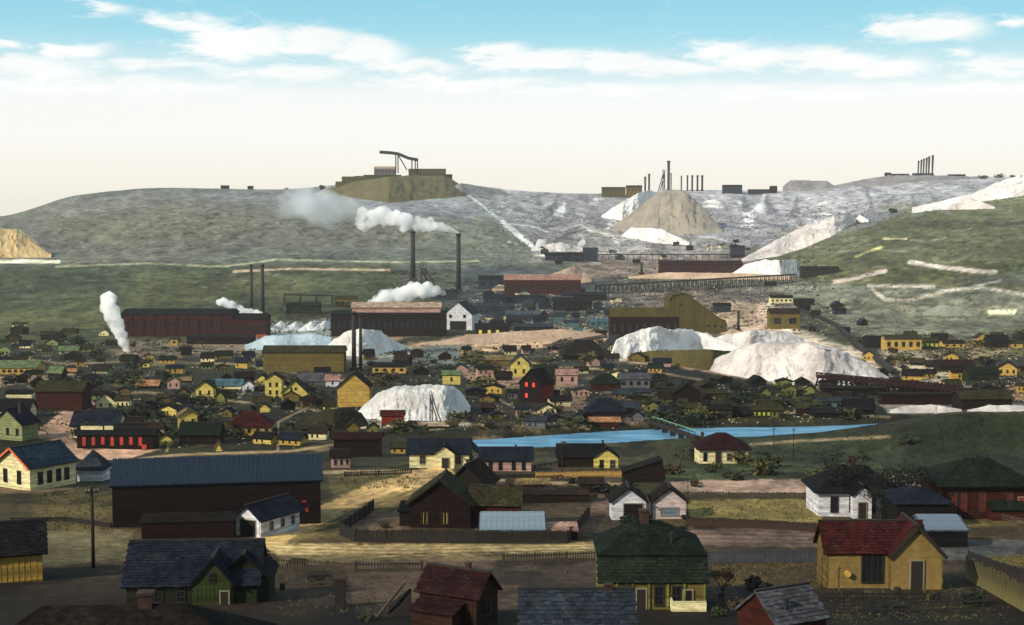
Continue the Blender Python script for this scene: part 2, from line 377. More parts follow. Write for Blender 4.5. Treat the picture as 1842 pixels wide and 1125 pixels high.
for ln, wd in (([(150, 708), (260, 706), (420, 722), (600, 742)], 5), ([(200, 830), (330, 818), (520, 812), (600, 800), (640, 770)], 5), ([(420, 722), (460, 690), (600, 682), (720, 690)], 4), ([(240, 650), (430, 655), (640, 690)], 4),
               ([(300, 812), (310, 780), (420, 735)], 4), ([(0, 640), (120, 655), (240, 650)], 3.5), ([(500, 812), (500, 760), (560, 730)], 4), ([(860, 700), (930, 735), (1060, 770)], 5), ([(880, 640), (1000, 660), (1180, 670), (1300, 690)], 4),
               ([(1180, 740), (1300, 735), (1460, 745), (1600, 750)], 4), ([(560, 850), (720, 848), (960, 868), (1120, 872)], 6), ([(1560, 640), (1700, 655), (1842, 668)], 4)):
    path(ln, wd, (134, 116, 92), 1, .85, 2)
for k_ in range(7):                                   # wheel ruts in the street and the dirt square
    path([(480, 980 + k_ * 3), (700, 985 + k_ * 3.2), (1078, 978 + k_ * 2.4)], 1.3, [(112, 98, 68), (176, 160, 118)][k_ % 2], 1, .6, 1.2)
    path([(470, 975), (560, 940 + k_ * 3), (640, 900 + k_ * 5), (740, 868 + k_ * 4)], 1.4, [(112, 94, 60), (166, 146, 98)][k_ % 2], 1, .6, 1.4)
    path([(1240, 952 + k_ * 4), (1360, 955 + k_ * 4), (1484, 960 + k_ * 3)], 1.5, [(84, 70, 66), (146, 124, 118)][k_ % 2], 0, .6, 1.5)
for _ in range(22):                                   # fans of tipped waste below the ridge-top mines
    x = rz_.choice([rz_.uniform(880, 1120), rz_.uniform(1240, 1560), rz_.uniform(1560, 1800)]); y = 346 - max(0, x - 1420) * .06 + rz_.uniform(0, 26); L = rz_.uniform(12, 44); dx_ = rz_.uniform(-.9, .9) * L; wd_ = rz_.uniform(3, 12)
    zone([(x, y), (x + 3, y), (x + dx_ + wd_, y + L), (x + dx_ - wd_, y + L * .96)], rz_.choice([(212, 208, 206), (190, 186, 188), (100, 98, 106), (88, 88, 96)]), 3, 0, .7)
for _ in range(12):
    x = rz_.uniform(1440, 1842); y = rz_.uniform(400, 520); L = rz_.uniform(20, 60)
    zone([(x - L, y), (x, y - 5), (x + L, y), (x, y + 6)], rz_.choice([(122, 116, 62), (60, 58, 36), (110, 106, 70)]), 8, 0, .6)
path([(1384, 548), (1392, 568), (1402, 584), (1424, 602), (1440, 612)], 9, (224, 220, 208))
Z_.sort(key=lambda z: z[0] != 'p')
def ground_rgb(px, row, X, Y):
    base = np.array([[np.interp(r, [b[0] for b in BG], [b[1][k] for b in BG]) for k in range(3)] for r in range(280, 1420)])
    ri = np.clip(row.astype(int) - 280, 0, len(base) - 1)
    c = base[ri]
    cls = np.zeros(px.shape, int)
    wob = fbm(px / 26, row / 9, 4, 0.6)
    wob2 = fbm(px / 9 + 40, row / 4, 3, 0.6)
    for z in Z_:
        if z[0] == 'p':
            _, poly, col, fe, k, a = z
            xs = [q[0] for q in poly]; ys_ = [q[1] for q in poly]
            m = (px > min(xs) - 30) & (px < max(xs) + 30) & (row > min(ys_) - 20) & (row < max(ys_) + 20)
            if not m.any(): continue
            x, y = px[m], row[m]
            ins = pip(x, y, poly); d = pdist(x, y, list(poly) + [poly[0]])
            sdv = np.where(ins, d, -d) + (wob[m] * 1.6 + wob2[m] * 0.8) * fe
            al = np.clip(sdv / fe + 0.5, 0, 1) * a
        else:
            _, line, col, wd, k, a, fe = z
            xs = [q[0] for q in line]; ys_ = [q[1] for q in line]
            m = (px > min(xs) - 20) & (px < max(xs) + 20) & (row > min(ys_) - 15) & (row < max(ys_) + 15)
            if not m.any(): continue
            d = pdist(px[m], row[m], line) + (wob[m] + wob2[m]) * wd * 0.3
            al = np.clip((wd / 2 - d) / fe + 0.5, 0, 1) * a
        c[m] = c[m] * (1 - al[:, None]) + np.array(col) * al[:, None]
        if k: 
            t = cls[m]; t[al > 0.5] = 1; cls[m] = t
        else:
            t = cls[m]; t[al > 0.6] = 0; cls[m] = t
    # patchy growth and bare earth at several sizes (a property of the ground, not of the light)
    q = fbm(X / 14, Y / 22, 5, 0.6) * 0.9 + fbm(X / 60 + 9, Y / 120, 4, 0.6) * 0.7
    far = np.clip((Y - 1100) / 500, 0, 1)
    q2 = fbm(px / 14, row / 7, 4, 0.65)
    far = np.clip(far + np.where((Y > 1250) & (px < 860), .6, 0), 0, 1.7)
    c = c * (1 + (q * (0.85 - 0.35 * far) + q2 * 0.5)[:, None])
    sc = np.interp(row, [330, 470, 560, 640, 780, 900, 1000, 1125], [1.14, 1.06, .98, .88, .82, .92, .84, .52])  # soil darkened towards the near edge, standing in for the dim foreground
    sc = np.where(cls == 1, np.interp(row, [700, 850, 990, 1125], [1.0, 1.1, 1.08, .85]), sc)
    # clumps of scrub and stones scattered over the slopes
    sp1 = np.clip((fbm(X / 5.5 + 70, Y / 8 + 3, 3, .7) - .08) * 7, 0, 1) * .34 + np.clip((fbm(X / 18 + 7, Y / 26 + 31, 4, .7) - .06) * 5, 0, 1) * .22
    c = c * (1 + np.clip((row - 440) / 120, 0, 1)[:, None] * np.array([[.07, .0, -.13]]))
    sp2 = np.clip((fbm(X / 7 + 11, Y / 9 + 53, 3, .7) - .17) * 8, 0, 1) * np.clip((Y - 850) / 300, 0, 1)
    grey = c.mean(1, keepdims=True)
    c = c * .84 + grey * .16
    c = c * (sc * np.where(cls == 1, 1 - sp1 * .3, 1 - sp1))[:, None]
    c = c + sp2[:, None] * (175 - c) * .32
    return np.clip(c, 6, 245), cls
def lin(c):
    c = c / 255.0
    return np.where(c <= 0.04045, c / 12.92, ((c + 0.055) / 1.055) ** 2.4)
# ---------------------------------------------------------------- terrain mesh
cols = np.concatenate([np.linspace(-3.0, -0.5, 14, endpoint=False), np.linspace(-0.5, -0.365, 24, endpoint=False), np.linspace(-0.365, 0.365, 720), np.linspace(0.38, 0.5, 22), np.linspace(0.6, 3.0, 14)])
ylist = [8.0]
while ylist[-1] < 2600:
    y = ylist[-1]
    if y < 95: s_ = 1.6
    elif y < 360: s_ = max(0.5, 1.45 * y * y / (F * 44))
    elif y < 1150: s_ = min(7.0, 1.45 * y * y / (F * 66))
    elif y < 2350: s_ = 5.6
    else: s_ = 30
    ylist.append(y + s_)
ylist = np.array(ylist + list(np.geomspace(2700, 12000, 16)))
NY, NX = len(ylist), len(cols)
YY, AA = np.meshgrid(ylist, cols, indexing='ij')
XX = AA * np.maximum(YY, 8)
ZZ = T(XX.ravel(), YY.ravel()).reshape(XX.shape)
PXX, PRR = proj(XX, YY, ZZ)
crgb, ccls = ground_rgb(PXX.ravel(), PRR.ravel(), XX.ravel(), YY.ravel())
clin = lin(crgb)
P = np.stack([XX.ravel(), YY.ravel(), ZZ.ravel()], 1)
ii, jj = np.meshgrid(np.arange(NY - 1), np.arange(NX - 1), indexing='ij')
a_ = (ii * NX + jj).ravel()
quads = np.stack([a_, a_ + 1, a_ + NX + 1, a_ + NX], 1)
qY = YY.ravel()[quads].mean(1)
qc = (ccls[quads].mean(1) > 0.5).astype(int)
kind = np.where(qc == 1, 1, np.where(qY > 1230, 2, 0))
def np_mesh(name, V, Q, colr=None, mat=None, smooth=True):
    me = bpy.data.meshes.new(name)
    me.vertices.add(len(V)); me.vertices.foreach_set('co', V.astype(np.float32).ravel())
    me.loops.add(Q.size); me.loops.foreach_set('vertex_index', Q.astype(np.int32).ravel())
    me.polygons.add(len(Q)); me.polygons.foreach_set('loop_start', np.arange(0, Q.size, Q.shape[1], dtype=np.int32))
    try: me.polygons.foreach_set('loop_total', np.full(len(Q), Q.shape[1], np.int32))
    except Exception: pass
    me.update(calc_edges=True)
    if smooth: me.polygons.foreach_set('use_smooth', np.ones(len(Q), bool))
    if colr is not None:
        at_ = me.color_attributes.new('soil', 'FLOAT_COLOR', 'POINT')
        at_.data.foreach_set('color', np.concatenate([colr, np.ones((len(colr), 1))], 1).astype(np.float32).ravel())
    if mat: me.materials.append(mat)
    o = bpy.data.objects.new(name, me); COL.objects.link(o)
    return o
def soil_material():
    m = bpy.data.materials.new('soil'); m.use_nodes = True
    t = NT(m.node_tree); b = t.n['Principled BSDF']
    vc = t.node('ShaderNodeVertexColor', layer_name='soil')
    tcn = t.node('ShaderNodeNewGeometry').outputs['Position']
    n1 = t.noise(tcn, 0.9, 6, 0.65); n2 = t.noise(tcn, 0.11, 5, 0.6); n3 = t.noise(tcn, 6.0, 4, 0.7)
    f = t.m('MULTIPLY', t.m('MULTIPLY', t.rng(n1, 0.25, 0.75, 0.45, 1.55), t.rng(n2, 0.3, 0.7, 0.7, 1.3)), t.rng(n3, 0.3, 0.7, 0.75, 1.25))
    vm = t.node('ShaderNodeVectorMath', operation='SCALE'); t.put(vm.inputs[0], vc.outputs[0]); t.put(vm.inputs[3], f)
    t.put(b.inputs['Base Color'], vm.outputs[0]); b.inputs['Roughness'].default_value = 0.95
    b.inputs['Specular IOR Level'].default_value = 0.1
    bp = t.node('ShaderNodeBump'); bp.inputs['Strength'].default_value = 0.5; bp.inputs['Distance'].default_value = 0.35
    t.put(bp.inputs['Height'], n1); t.put(b.inputs['Normal'], bp.outputs[0])
    return m
SOIL = soil_material()
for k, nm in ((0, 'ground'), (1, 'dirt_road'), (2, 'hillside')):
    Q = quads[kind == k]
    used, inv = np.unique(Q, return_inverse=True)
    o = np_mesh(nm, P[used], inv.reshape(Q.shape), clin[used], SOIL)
    o['kind'] = 'structure'
# ground beside and behind the camera
bx_ = np.concatenate([np.linspace(-900, -80, 20), np.linspace(-70, 70, 29), np.linspace(80, 900, 20)]); by_ = np.linspace(-380, 8.0, 60)
BX, BY = np.meshgrid(bx_, by_, indexing='xy')
BZ = T(BX.ravel(), BY.ravel()).reshape(BX.shape) - 0.0
n0, n1_ = BX.shape
ib, jb = np.meshgrid(np.arange(n0 - 1), np.arange(n1_ - 1), indexing='ij'); ab = (ib * n1_ + jb).ravel()
o = np_mesh('slope_behind', np.stack([BX.ravel(), BY.ravel(), BZ.ravel()], 1), np.stack([ab, ab + 1, ab + n1_ + 1, ab + n1_], 1), np.tile(lin(np.array([44., 40, 30])), (BX.size, 1)), SOIL)
o['kind'] = 'structure'
# river: a water sheet lying in its bed
def water_material():
    m = bpy.data.materials.new('river_water'); m.use_nodes = True
    t = NT(m.node_tree); b = t.n['Principled BSDF']
    g = t.node('ShaderNodeNewGeometry').outputs['Position']
    n = t.noise(t.mapv(g, (0.12, 0.8, 1)), 0.5, 6, 0.7)
    t.put(b.inputs['Base Color'], t.mix(t.rng(n, 0.35, 0.65), srgb(56, 104, 138), srgb(122, 166, 192)))
    b.inputs['Roughness'].default_value = 0.35
    b.inputs['Specular IOR Level'].default_value = 0.25
    bp = t.node('ShaderNodeBump'); bp.inputs['Strength'].default_value = 0.25; bp.inputs['Distance'].default_value = 0.1
    t.put(bp.inputs['Height'], t.noise(t.mapv(g, (0.5, 2.5, 1)), 1.5, 3)); t.put(b.inputs['Normal'], bp.outputs[0])
    return m
rv = []; rq = []
for i, (x, y) in enumerate(RIVC):
    for s_ in (-1, 1): rv.append((x, y + s_ * 13, RIV_Z))
    if i: rq.append((2 * i - 2, 2 * i, 2 * i + 1, 2 * i - 1))
o = np_mesh('river', np.array(rv), np.array(rq), None, water_material(), False)
o['kind'] = 'structure'
# ---------------------------------------------------------------- materials for built things
MC = {}
def wallmat(name, rgb, boards=0.25, vert=False, dirt=0.55, rough=0.85):
    """painted or bare boards: rgb is the wall colour, boards the board width in metres"""
    if name in MC: return MC[name]
    m = bpy.data.materials.new(name); m.use_nodes = True; MC[name] = m
    t = NT(m.node_tree); b = t.n['Principled BSDF']
    oc = t.node('ShaderNodeTexCoord').outputs['Object']
    sp_ = t.node('ShaderNodeSeparateXYZ'); t.put(sp_.inputs[0], oc)
    if vert: axis = t.m('ADD', sp_.outputs[0], sp_.outputs[1])
    else: axis = sp_.outputs[2]
    q = t.m('FRACT', t.m('DIVIDE', axis, boards))
    fl = t.m('FLOOR', t.m('DIVIDE', axis, boards))
    wn = t.node('ShaderNodeTexWhiteNoise', noise_dimensions='1D'); t.put(wn.inputs['W'], fl)
    n = t.noise(t.mapv(oc, (1, 1, 5) if not vert else (5, 5, 1)), 0.8, 5, 0.65)
    big = t.noise(oc, 0.35, 4, 0.6)
    f = t.m('MULTIPLY', t.rng(n, 0.3, 0.7, 1 - dirt, 1 + dirt * 0.5), t.rng(wn.outputs[0], 0, 1, 1 - dirt * 0.45, 1 + dirt * 0.25))
    f = t.m('MULTIPLY', f, t.rng(big, 0.3, 0.7, 1 - dirt * 0.6, 1.1))
    c = t.node('ShaderNodeVectorMath', operation='SCALE'); t.put(c.inputs[0], srgb(*rgb)); t.put(c.inputs[3], f)
    gap = t.rng(q, 0.0, 0.10, 0.35, 1.0)
    c2 = t.node('ShaderNodeVectorMath', operation='SCALE'); t.put(c2.inputs[0], c.outputs[0]); t.put(c2.inputs[3], gap)
    t.put(b.inputs['Base Color'], c2.outputs[0]); b.inputs['Roughness'].default_value = rough
    b.inputs['Specular IOR Level'].default_value = 0.1
    bp = t.node('ShaderNodeBump'); bp.inputs['Strength'].default_value = 0.6; bp.inputs['Distance'].default_value = 0.03
    t.put(bp.inputs['Height'], q); t.put(b.inputs['Normal'], bp.outputs[0])
    return m
def plain(name, rgb, rough=0.8, amt=0.35, scale=1.5, metal=0.0, stretch=(1, 1, 1), spec=0.25):
    if name in MC: return MC[name]
    m = bpy.data.materials.new(name); m.use_nodes = True; MC[name] = m
    t = NT(m.node_tree); b = t.n['Principled BSDF']
    oc = t.mapv(t.node('ShaderNodeTexCoord').outputs['Object'], stretch)
    n = t.noise(oc, scale, 6, 0.65); n2 = t.noise(oc, scale * 0.17, 3, 0.6)
    f = t.m('MULTIPLY', t.rng(n, 0.3, 0.7, 1 - amt, 1 + amt), t.rng(n2, 0.3, 0.7, 1 - amt * .6, 1 + amt * .6))
    c = t.node('ShaderNodeVectorMath', operation='SCALE'); t.put(c.inputs[0], srgb(*rgb)); t.put(c.inputs[3], f)
    t.put(b.inputs['Base Color'], c.outputs[0]); b.inputs['Roughness'].default_value = rough
    b.inputs['Metallic'].default_value = metal; b.inputs['Specular IOR Level'].default_value = spec
    bp = t.node('ShaderNodeBump'); bp.inputs['Strength'].default_value = 0.4; bp.inputs['Distance'].default_value = 0.06
    t.put(bp.inputs['Height'], n); t.put(b.inputs['Normal'], bp.outputs[0])
    return m
def roofm(name, rgb, row=0.28, amt=0.72):
    """shingles or felt in courses up the slope, patched and weathered"""
    if name in MC: return MC[name]
    m = bpy.data.materials.new(name); m.use_nodes = True; MC[name] = m
    t = NT(m.node_tree); b = t.n['Principled BSDF']
    oc = t.node('ShaderNodeTexCoord').outputs['Object']
    sp_ = t.node('ShaderNodeSeparateXYZ'); t.put(sp_.inputs[0], oc)
    q = t.m('FRACT', t.m('DIVIDE', sp_.outputs[2], row * 0.55))
    n = t.noise(oc, 2.2, 6, 0.7); n2 = t.noise(oc, 0.4, 4, 0.6)
    vor = t.node('ShaderNodeTexVoronoi'); t.put(vor.inputs['Vector'], t.mapv(oc, (2.5, 2.5, 6))); vor.inputs['Scale'].default_value = 1.4
    cell = t.node('ShaderNodeSeparateColor'); t.put(cell.inputs[0], vor.outputs['Color'])
    f = t.m('MULTIPLY', t.rng(n, 0.3, 0.7, 1 - amt, 1 + amt), t.rng(n2, 0.3, 0.7, 1 - amt * .7, 1 + amt * .7))
    f = t.m('MULTIPLY', f, t.rng(cell.outputs[0], 0, 1, 0.6, 1.4))
    f = t.m('MULTIPLY', f, t.rng(q, 0, 0.18, 0.6, 1.0))
    c = t.node('ShaderNodeVectorMath', operation='SCALE'); t.put(c.inputs[0], srgb(*rgb)); t.put(c.inputs[3], f)
    t.put(b.inputs['Base Color'], c.outputs[0]); b.inputs['Roughness'].default_value = 0.9
    b.inputs['Specular IOR Level'].default_value = 0.06
    bp = t.node('ShaderNodeBump'); bp.inputs['Strength'].default_value = 0.6; bp.inputs['Distance'].default_value = 0.04
    t.put(bp.inputs['Height'], q); t.put(b.inputs['Normal'], bp.outputs[0])
    return m
WALLC = dict(cream=(226, 214, 164), white=(208, 208, 212), yellow=(206, 186, 100), gold=(188, 154, 78), ochre=(104, 84, 48), ochrelit=(164, 132, 62), tan=(104, 90, 48), buff=(150, 124, 64),  # ochrelit is ochre brightened, the light on the wall put into its colour
             pinkwhite=(196, 178, 174), pink=(178, 142, 130), red=(120, 38, 26), brick=(60, 26, 21), darkred=(30, 16, 15), maroon=(27, 16, 16), brown=(46, 30, 23), umber=(32, 24, 19), black=(20, 18, 18),
             olive=(58, 54, 30), green=(50, 60, 29), dgreen=(34, 40, 24), lime=(112, 116, 60), grey=(98, 98, 102), slate=(46, 52, 62), teal=(80, 108, 108), orange=(150, 84, 44), sage=(134, 140, 96), mill=(84, 76, 38))  # near-house tones darkened, the dim foreground put into the wall colour
ROOFC = dict(brick=(56, 22, 19), navy=(21, 26, 36), blue=(29, 43, 56), steel=(56, 65, 75), slate=(37, 43, 51), black=(18, 18, 21), red=(49, 18, 17), maroon=(34, 16, 17), brown=(36, 27, 21), umber=(25, 20, 17), green=(24, 32, 23), dgreen=(19, 26, 20),
             olive=(43, 41, 25), grey=(63, 63, 67), pale=(141, 122, 104), orange=(144, 103, 72), teal=(56, 84, 91), sage=(82, 96, 67), tin=(79, 89, 98), tan=(103, 86, 55), pink=(134, 103, 92), mill=(63, 56, 25))  # roofs darkened as well, foreground dimness included in their colour
def shinglem(n, _):
    """single shingles of mixed age: each loose face gets its own tone"""
    nm = 'shingle_' + n
    if nm in MC: return MC[nm]
    m = bpy.data.materials.new(nm); m.use_nodes = True; MC[nm] = m
    t = NT(m.node_tree); b = t.n['Principled BSDF']
    g = t.node('ShaderNodeNewGeometry'); oc = t.node('ShaderNodeTexCoord').outputs['Object']
    f = t.m('MULTIPLY', t.rng(g.outputs['Random Per Island'], 0, 1, .6, 1.45), t.rng(t.noise(oc, .5, 5, .65), .3, .7, .55, 1.5))
    c = t.node('ShaderNodeVectorMath', operation='SCALE'); t.put(c.inputs[0], srgb(*ROOFC[n])); t.put(c.inputs[3], f)
    t.put(b.inputs['Base Color'], t.mix(t.rng(t.noise(oc, .9, 4, .7), .58, .75), c.outputs[0], srgb(52, 44, 36))); b.inputs['Roughness'].default_value = .9; b.inputs['Specular IOR Level'].default_value = .08
    return m
def WM(n): return wallmat('wall_' + n, WALLC[n])
def RM(n): return roofm('roof_' + n, ROOFC[n])
GLASS = plain('dark_glass', (20, 22, 26), 0.25, 0.3, 1.0, spec=0.5)
TRIMW = plain('white_trim', (118, 110, 92), 0.7, 0.2)
TRIMD = plain('dark_trim', (34, 28, 24), 0.8, 0.3)
TIMB = plain('weathered_timber', (70, 60, 50), 0.9, 0.4, 2.0, stretch=(1, 1, .3))
TIMD = plain('tarred_timber', (30, 26, 24), 0.9, 0.4, 2.0)
BRK = plain('chimney_brick', (50, 34, 30), 0.9, 0.4, 3.0)
IRON = plain('sooty_iron', (32, 30, 32), 0.7, 0.35, 1.0)
# ---------------------------------------------------------------- mesh collector
class MB:
    def __init__(s): s.v = []; s.f = []
    def add(s, vs, fs):
        o = len(s.v); s.v += [tuple(v) for v in vs]; s.f += [tuple(o + i for i in f) for f in fs]; return s
    def box(s, x0, x1, y0, y1, z0, z1):
        return s.add([(x0, y0, z0), (x1, y0, z0), (x1, y1, z0), (x0, y1, z0), (x0, y0, z1), (x1, y0, z1), (x1, y1, z1), (x0, y1, z1)],
                     [(0, 3, 2, 1), (4, 5, 6, 7), (0, 1, 5, 4), (1, 2, 6, 5), (2, 3, 7, 6), (3, 0, 4, 7)])
    def slab(s, q, th):                               # quad with thickness, downwards along its normal
        a, b, c, d = [Vector(p) for p in q]
        n = (b - a).cross(d - a)
        if n.length < 1e-9: n = (c - b).cross(a - b)
        n = n.normalized() * th
        vs = [a, b, c, d, a - n, b - n, c - n, d - n]
        return s.add(vs, [(0, 1, 2, 3), (7, 6, 5, 4), (0, 4, 5, 1), (1, 5, 6, 2), (2, 6, 7, 3), (3, 7, 4, 0)])
    def beam(s, p, q, w, h=None):
        h = h or w; p, q = Vector(p), Vector(q); d = q - p
        if d.length < 1e-6: return s
        d.normalize(); up = Vector((0, 0, 1)) if abs(d.z) < 0.95 else Vector((0, 1, 0))
        x = d.cross(up).normalized() * w / 2; y = x.cross(d).normalized() * h / 2
        vs = [p - x - y, p + x - y, p + x + y, p - x + y, q - x - y, q + x - y, q + x + y, q - x + y]
        return s.add(vs, [(3, 2, 1, 0), (4, 5, 6, 7), (0, 1, 5, 4), (1, 2, 6, 5), (2, 3, 7, 6), (3, 0, 4, 7)])
    def cyl(s, p, q, r0, r1, n=12, cap=True):
        p, q = Vector(p), Vector(q); d = (q - p).normalized()
        up = Vector((0, 0, 1)) if abs(d.z) < 0.95 else Vector((1, 0, 0))
        x = d.cross(up).normalized(); y = d.cross(x)
        vs = []
        for c, r in ((p, r0), (q, r1)):
            for i in range(n):
                a = 2 * math.pi * i / n; vs.append(c + x * math.cos(a) * r + y * math.sin(a) * r)
        fs = [(i, n + i, n + (i + 1) % n, (i + 1) % n) for i in range(n)]
        if cap: fs += [tuple(range(n)), tuple(range(2 * n - 1, n - 1, -1))]
        return s.add(vs, fs)
    def mesh(s, name, mat, smooth=False):
        me = bpy.data.meshes.new(name); me.from_pydata(s.v, [], s.f); me.update()
        bm = bmesh.new(); bm.from_mesh(me); bmesh.ops.recalc_face_normals(bm, faces=bm.faces); bm.to_mesh(me); bm.free()
        if smooth:
            for p in me.polygons: p.use_smooth = True
        if mat: me.materials.append(mat)
        return me
    def build(s, name, mat, parent=None, smooth=False):
        o = bpy.data.objects.new(name, s.mesh(name, mat, smooth)); COL.objects.link(o)
        if parent: o.parent = parent
        return o
def tag(o, label=None, cat=None, group=None, kind=None):
    if label: o['label'] = label
    if cat: o['category'] = cat
    if group: o['group'] = group
    if kind: o['kind'] = kind
    return o
def empty(name, loc, rz, label, cat, group=None):
    o = bpy.data.objects.new(name, None); COL.objects.link(o)
    o.location = loc; o.rotation_euler.z = rz; o.empty_display_size = 0.5
    return tag(o, label, cat, group)
def inst(name, me, parent, loc, rot=(0, 0, 0), sc=(1, 1, 1)):
    o = bpy.data.objects.new(name, me); COL.objects.link(o); o.parent = parent
    o.location = loc; o.rotation_euler = rot; o.scale = sc
    return o
# ---------------------------------------------------------------- buildings; sizes are given in photo pixels at the building's own distance
_boxmesh = {}
def unit_box(name, mat):
    k = (name, mat.name)
    if k not in _boxmesh: _boxmesh[k] = MB().box(-.5, .5, -.5, .5, 0, 1).mesh(name, mat)
    return _boxmesh[k]
SITES = []
class Bld:
    def __init__(s, label, cx, by, rot=0, name='house', cat='house', group=None, pos=None, sink=2.0):
        p = pos or G(cx, by); SITES.append((cx, by))
        s.p = p; s.k = p.y / F; s.sink = sink
        s.root = empty(name, p, math.radians(rot), label, cat, group)
        s.far = s.k > 0.17
    def block(s, x, y, W, D, H, R, ridge='x', wall='cream', roof='navy', over=None, typ='gable', z=0, asym=0.0, wallname='wall', roofname='roof'):
        """walls W x D px, eave H px, roof rise R px; x, y: offset of the block's front centre"""
        k = s.k; x0, x1 = (x - W / 2) * k, (x + W / 2) * k; y0, y1 = y * k, (y + D) * k; h = H * k; r = R * k
        zb = (z * k) if z else -s.sink
        ov = (over * k) if over is not None else min(0.45, 0.12 * min(W, D) * k + 0.1)
        th = 0.14 if k < 0.09 else 0.22
        m = MB(); xm, ym = (x0 + x1) / 2, (y0 + y1) / 2
        if typ == 'shed':                              # high at the back, low in front
            m.add([(x0, y0, zb), (x1, y0, zb), (x1, y1, zb), (x0, y1, zb), (x0, y0, h), (x1, y0, h), (x1, y1, h + r), (x0, y1, h + r)],
                  [(0, 3, 2, 1), (4, 5, 6, 7), (0, 1, 5, 4), (1, 2, 6, 5), (2, 3, 7, 6), (3, 0, 4, 7)])
        elif typ == 'hip' or typ == 'flat':
            m.box(x0, x1, y0, y1, zb, h)
        elif ridge == 'x':
            yr = ym + asym * (y1 - y0)
            m.add([(x0, y0, zb), (x0, y1, zb), (x0, y1, h), (x0, yr, h + r), (x0, y0, h), (x1, y0, zb), (x1, y1, zb), (x1, y1, h), (x1, yr, h + r), (x1, y0, h)],
                  [(0, 1, 2, 3, 4), (9, 8, 7, 6, 5), (0, 5, 6, 1), (1, 6, 7, 2), (2, 7, 8, 3), (3, 8, 9, 4), (4, 9, 5, 0)])
        else:
            xr = xm + asym * (x1 - x0)
            m.add([(x0, y0, zb), (x1, y0, zb), (x1, y0, h), (xr, y0, h + r), (x0, y0, h), (x0, y1, zb), (x1, y1, zb), (x1, y1, h), (xr, y1, h + r), (x0, y1, h)],
                  [(0, 1, 2, 3, 4), (9, 8, 7, 6, 5), (0, 5, 6, 1), (1, 6, 7, 2), (2, 7, 8, 3), (3, 8, 9, 4), (4, 9, 5, 0)])
        w_ = m.build(wallname, WM(wall) if isinstance(wall, str) else wall, s.root)
        rm = RM(roof) if isinstance(roof, str) else roof
        q = MB(); e = 0.03
        if typ == 'shed':
            sl_ = r / (y1 - y0)
            q.slab([(x0 - ov, y0 - ov, h - ov * sl_ + th + e), (x1 + ov, y0 - ov, h - ov * sl_ + th + e), (x1 + ov, y1 + ov, h + r + ov * sl_ + th + e), (x0 - ov, y1 + ov, h + r + ov * sl_ + th + e)], th)
        elif typ == 'flat':
            q.box(x0 - ov, x1 + ov, y0 - ov, y1 + ov, h + 0.004, h + max(r, 0.25))
        elif typ == 'hip':
            zz = h + e; L = min(x1 - x0, y1 - y0) / 2 * 0.96
            if W >= D: A, B = (x0 + L, ym, zz + r), (x1 - L, ym, zz + r)
            else: A, B = (xm, y0 + L, zz + r), (xm, y1 - L, zz + r)
            a, b, c, d = (x0 - ov, y0 - ov, zz), (x1 + ov, y0 - ov, zz), (x1 + ov, y1 + ov, zz), (x0 - ov, y1 + ov, zz)
            fa = [tuple([p[0], p[1], p[2] - th]) for p in (a, b, c, d)]
            vs = [a, b, c, d, A, B] + fa
            if W >= D: fs = [(0, 1, 5, 4), (1, 2, 5), (2, 3, 4, 5), (3, 0, 4)]
            else: fs = [(0, 1, 4), (1, 2, 5, 4), (2, 3, 5), (3, 0, 4, 5)]
            q.add(vs, fs + [(0, 6, 7, 1), (1, 7, 8, 2), (2, 8, 9, 3), (3, 9, 6, 0), (9, 8, 7, 6)])
        elif ridge == 'x':
            yr = ym + asym * (y1 - y0); zr = h + r + th * 1.05 + e
            for (ye, sg) in ((y0, -1), (y1, 1)):
                sl_ = r / abs(yr - ye); ze = h - ov * sl_ + th * 1.05 + e; yo = ye + sg * ov
                pts = [(x0 - ov, yo, ze), (x1 + ov, yo, ze), (x1 + ov, yr, zr), (x0 - ov, yr, zr)]
                q.slab(pts if sg < 0 else pts[::-1], th)
        else:
            xr = xm + asym * (x1 - x0); zr = h + r + th * 1.05 + e
            for (xe, sg) in ((x0, -1), (x1, 1)):
                sl_ = r / abs(xr - xe); ze = h - ov * sl_ + th * 1.05 + e; xo = xe + sg * ov
                pts = [(xo, y0 - ov, ze), (xr, y0 - ov, zr), (xr, y1 + ov, zr), (xo, y1 + ov, ze)]
                q.slab(pts if sg < 0 else pts[::-1], th)
        s.roof = q.build(roofname, rm, s.root)
        if k < 0.062 and typ in ('gable', 'shed') and roof not in ('blue', 'steel', 'tin'):
            sl2 = [[(x0 - ov, y0 - ov, h - ov * r / (y1 - y0) + th + e), (x1 + ov, y0 - ov, h - ov * r / (y1 - y0) + th + e), (x1 + ov, y1 + ov, h + r + ov * r / (y1 - y0) + th + e), (x0 - ov, y1 + ov, h + r + ov * r / (y1 - y0) + th + e)]] if typ == 'shed' else \
                  [[(x0 - ov, y0 - ov, h - ov * r / abs(yr - y0) + th * 1.05 + e), (x1 + ov, y0 - ov, h - ov * r / abs(yr - y0) + th * 1.05 + e), (x1 + ov, yr, zr), (x0 - ov, yr, zr)]] if ridge == 'x' else \
                  [[(x0 - ov, y1 + ov, h - ov * r / abs(xr - x0) + th * 1.05 + e), (x0 - ov, y0 - ov, h - ov * r / abs(xr - x0) + th * 1.05 + e), (xr, y0 - ov, zr), (xr, y1 + ov, zr)],
                   [(x1 + ov, y0 - ov, h - ov * r / abs(xr - x1) + th * 1.05 + e), (x1 + ov, y1 + ov, h - ov * r / abs(xr - x1) + th * 1.05 + e), (xr, y1 + ov, zr), (xr, y0 - ov, zr)]]
            sg = MB()
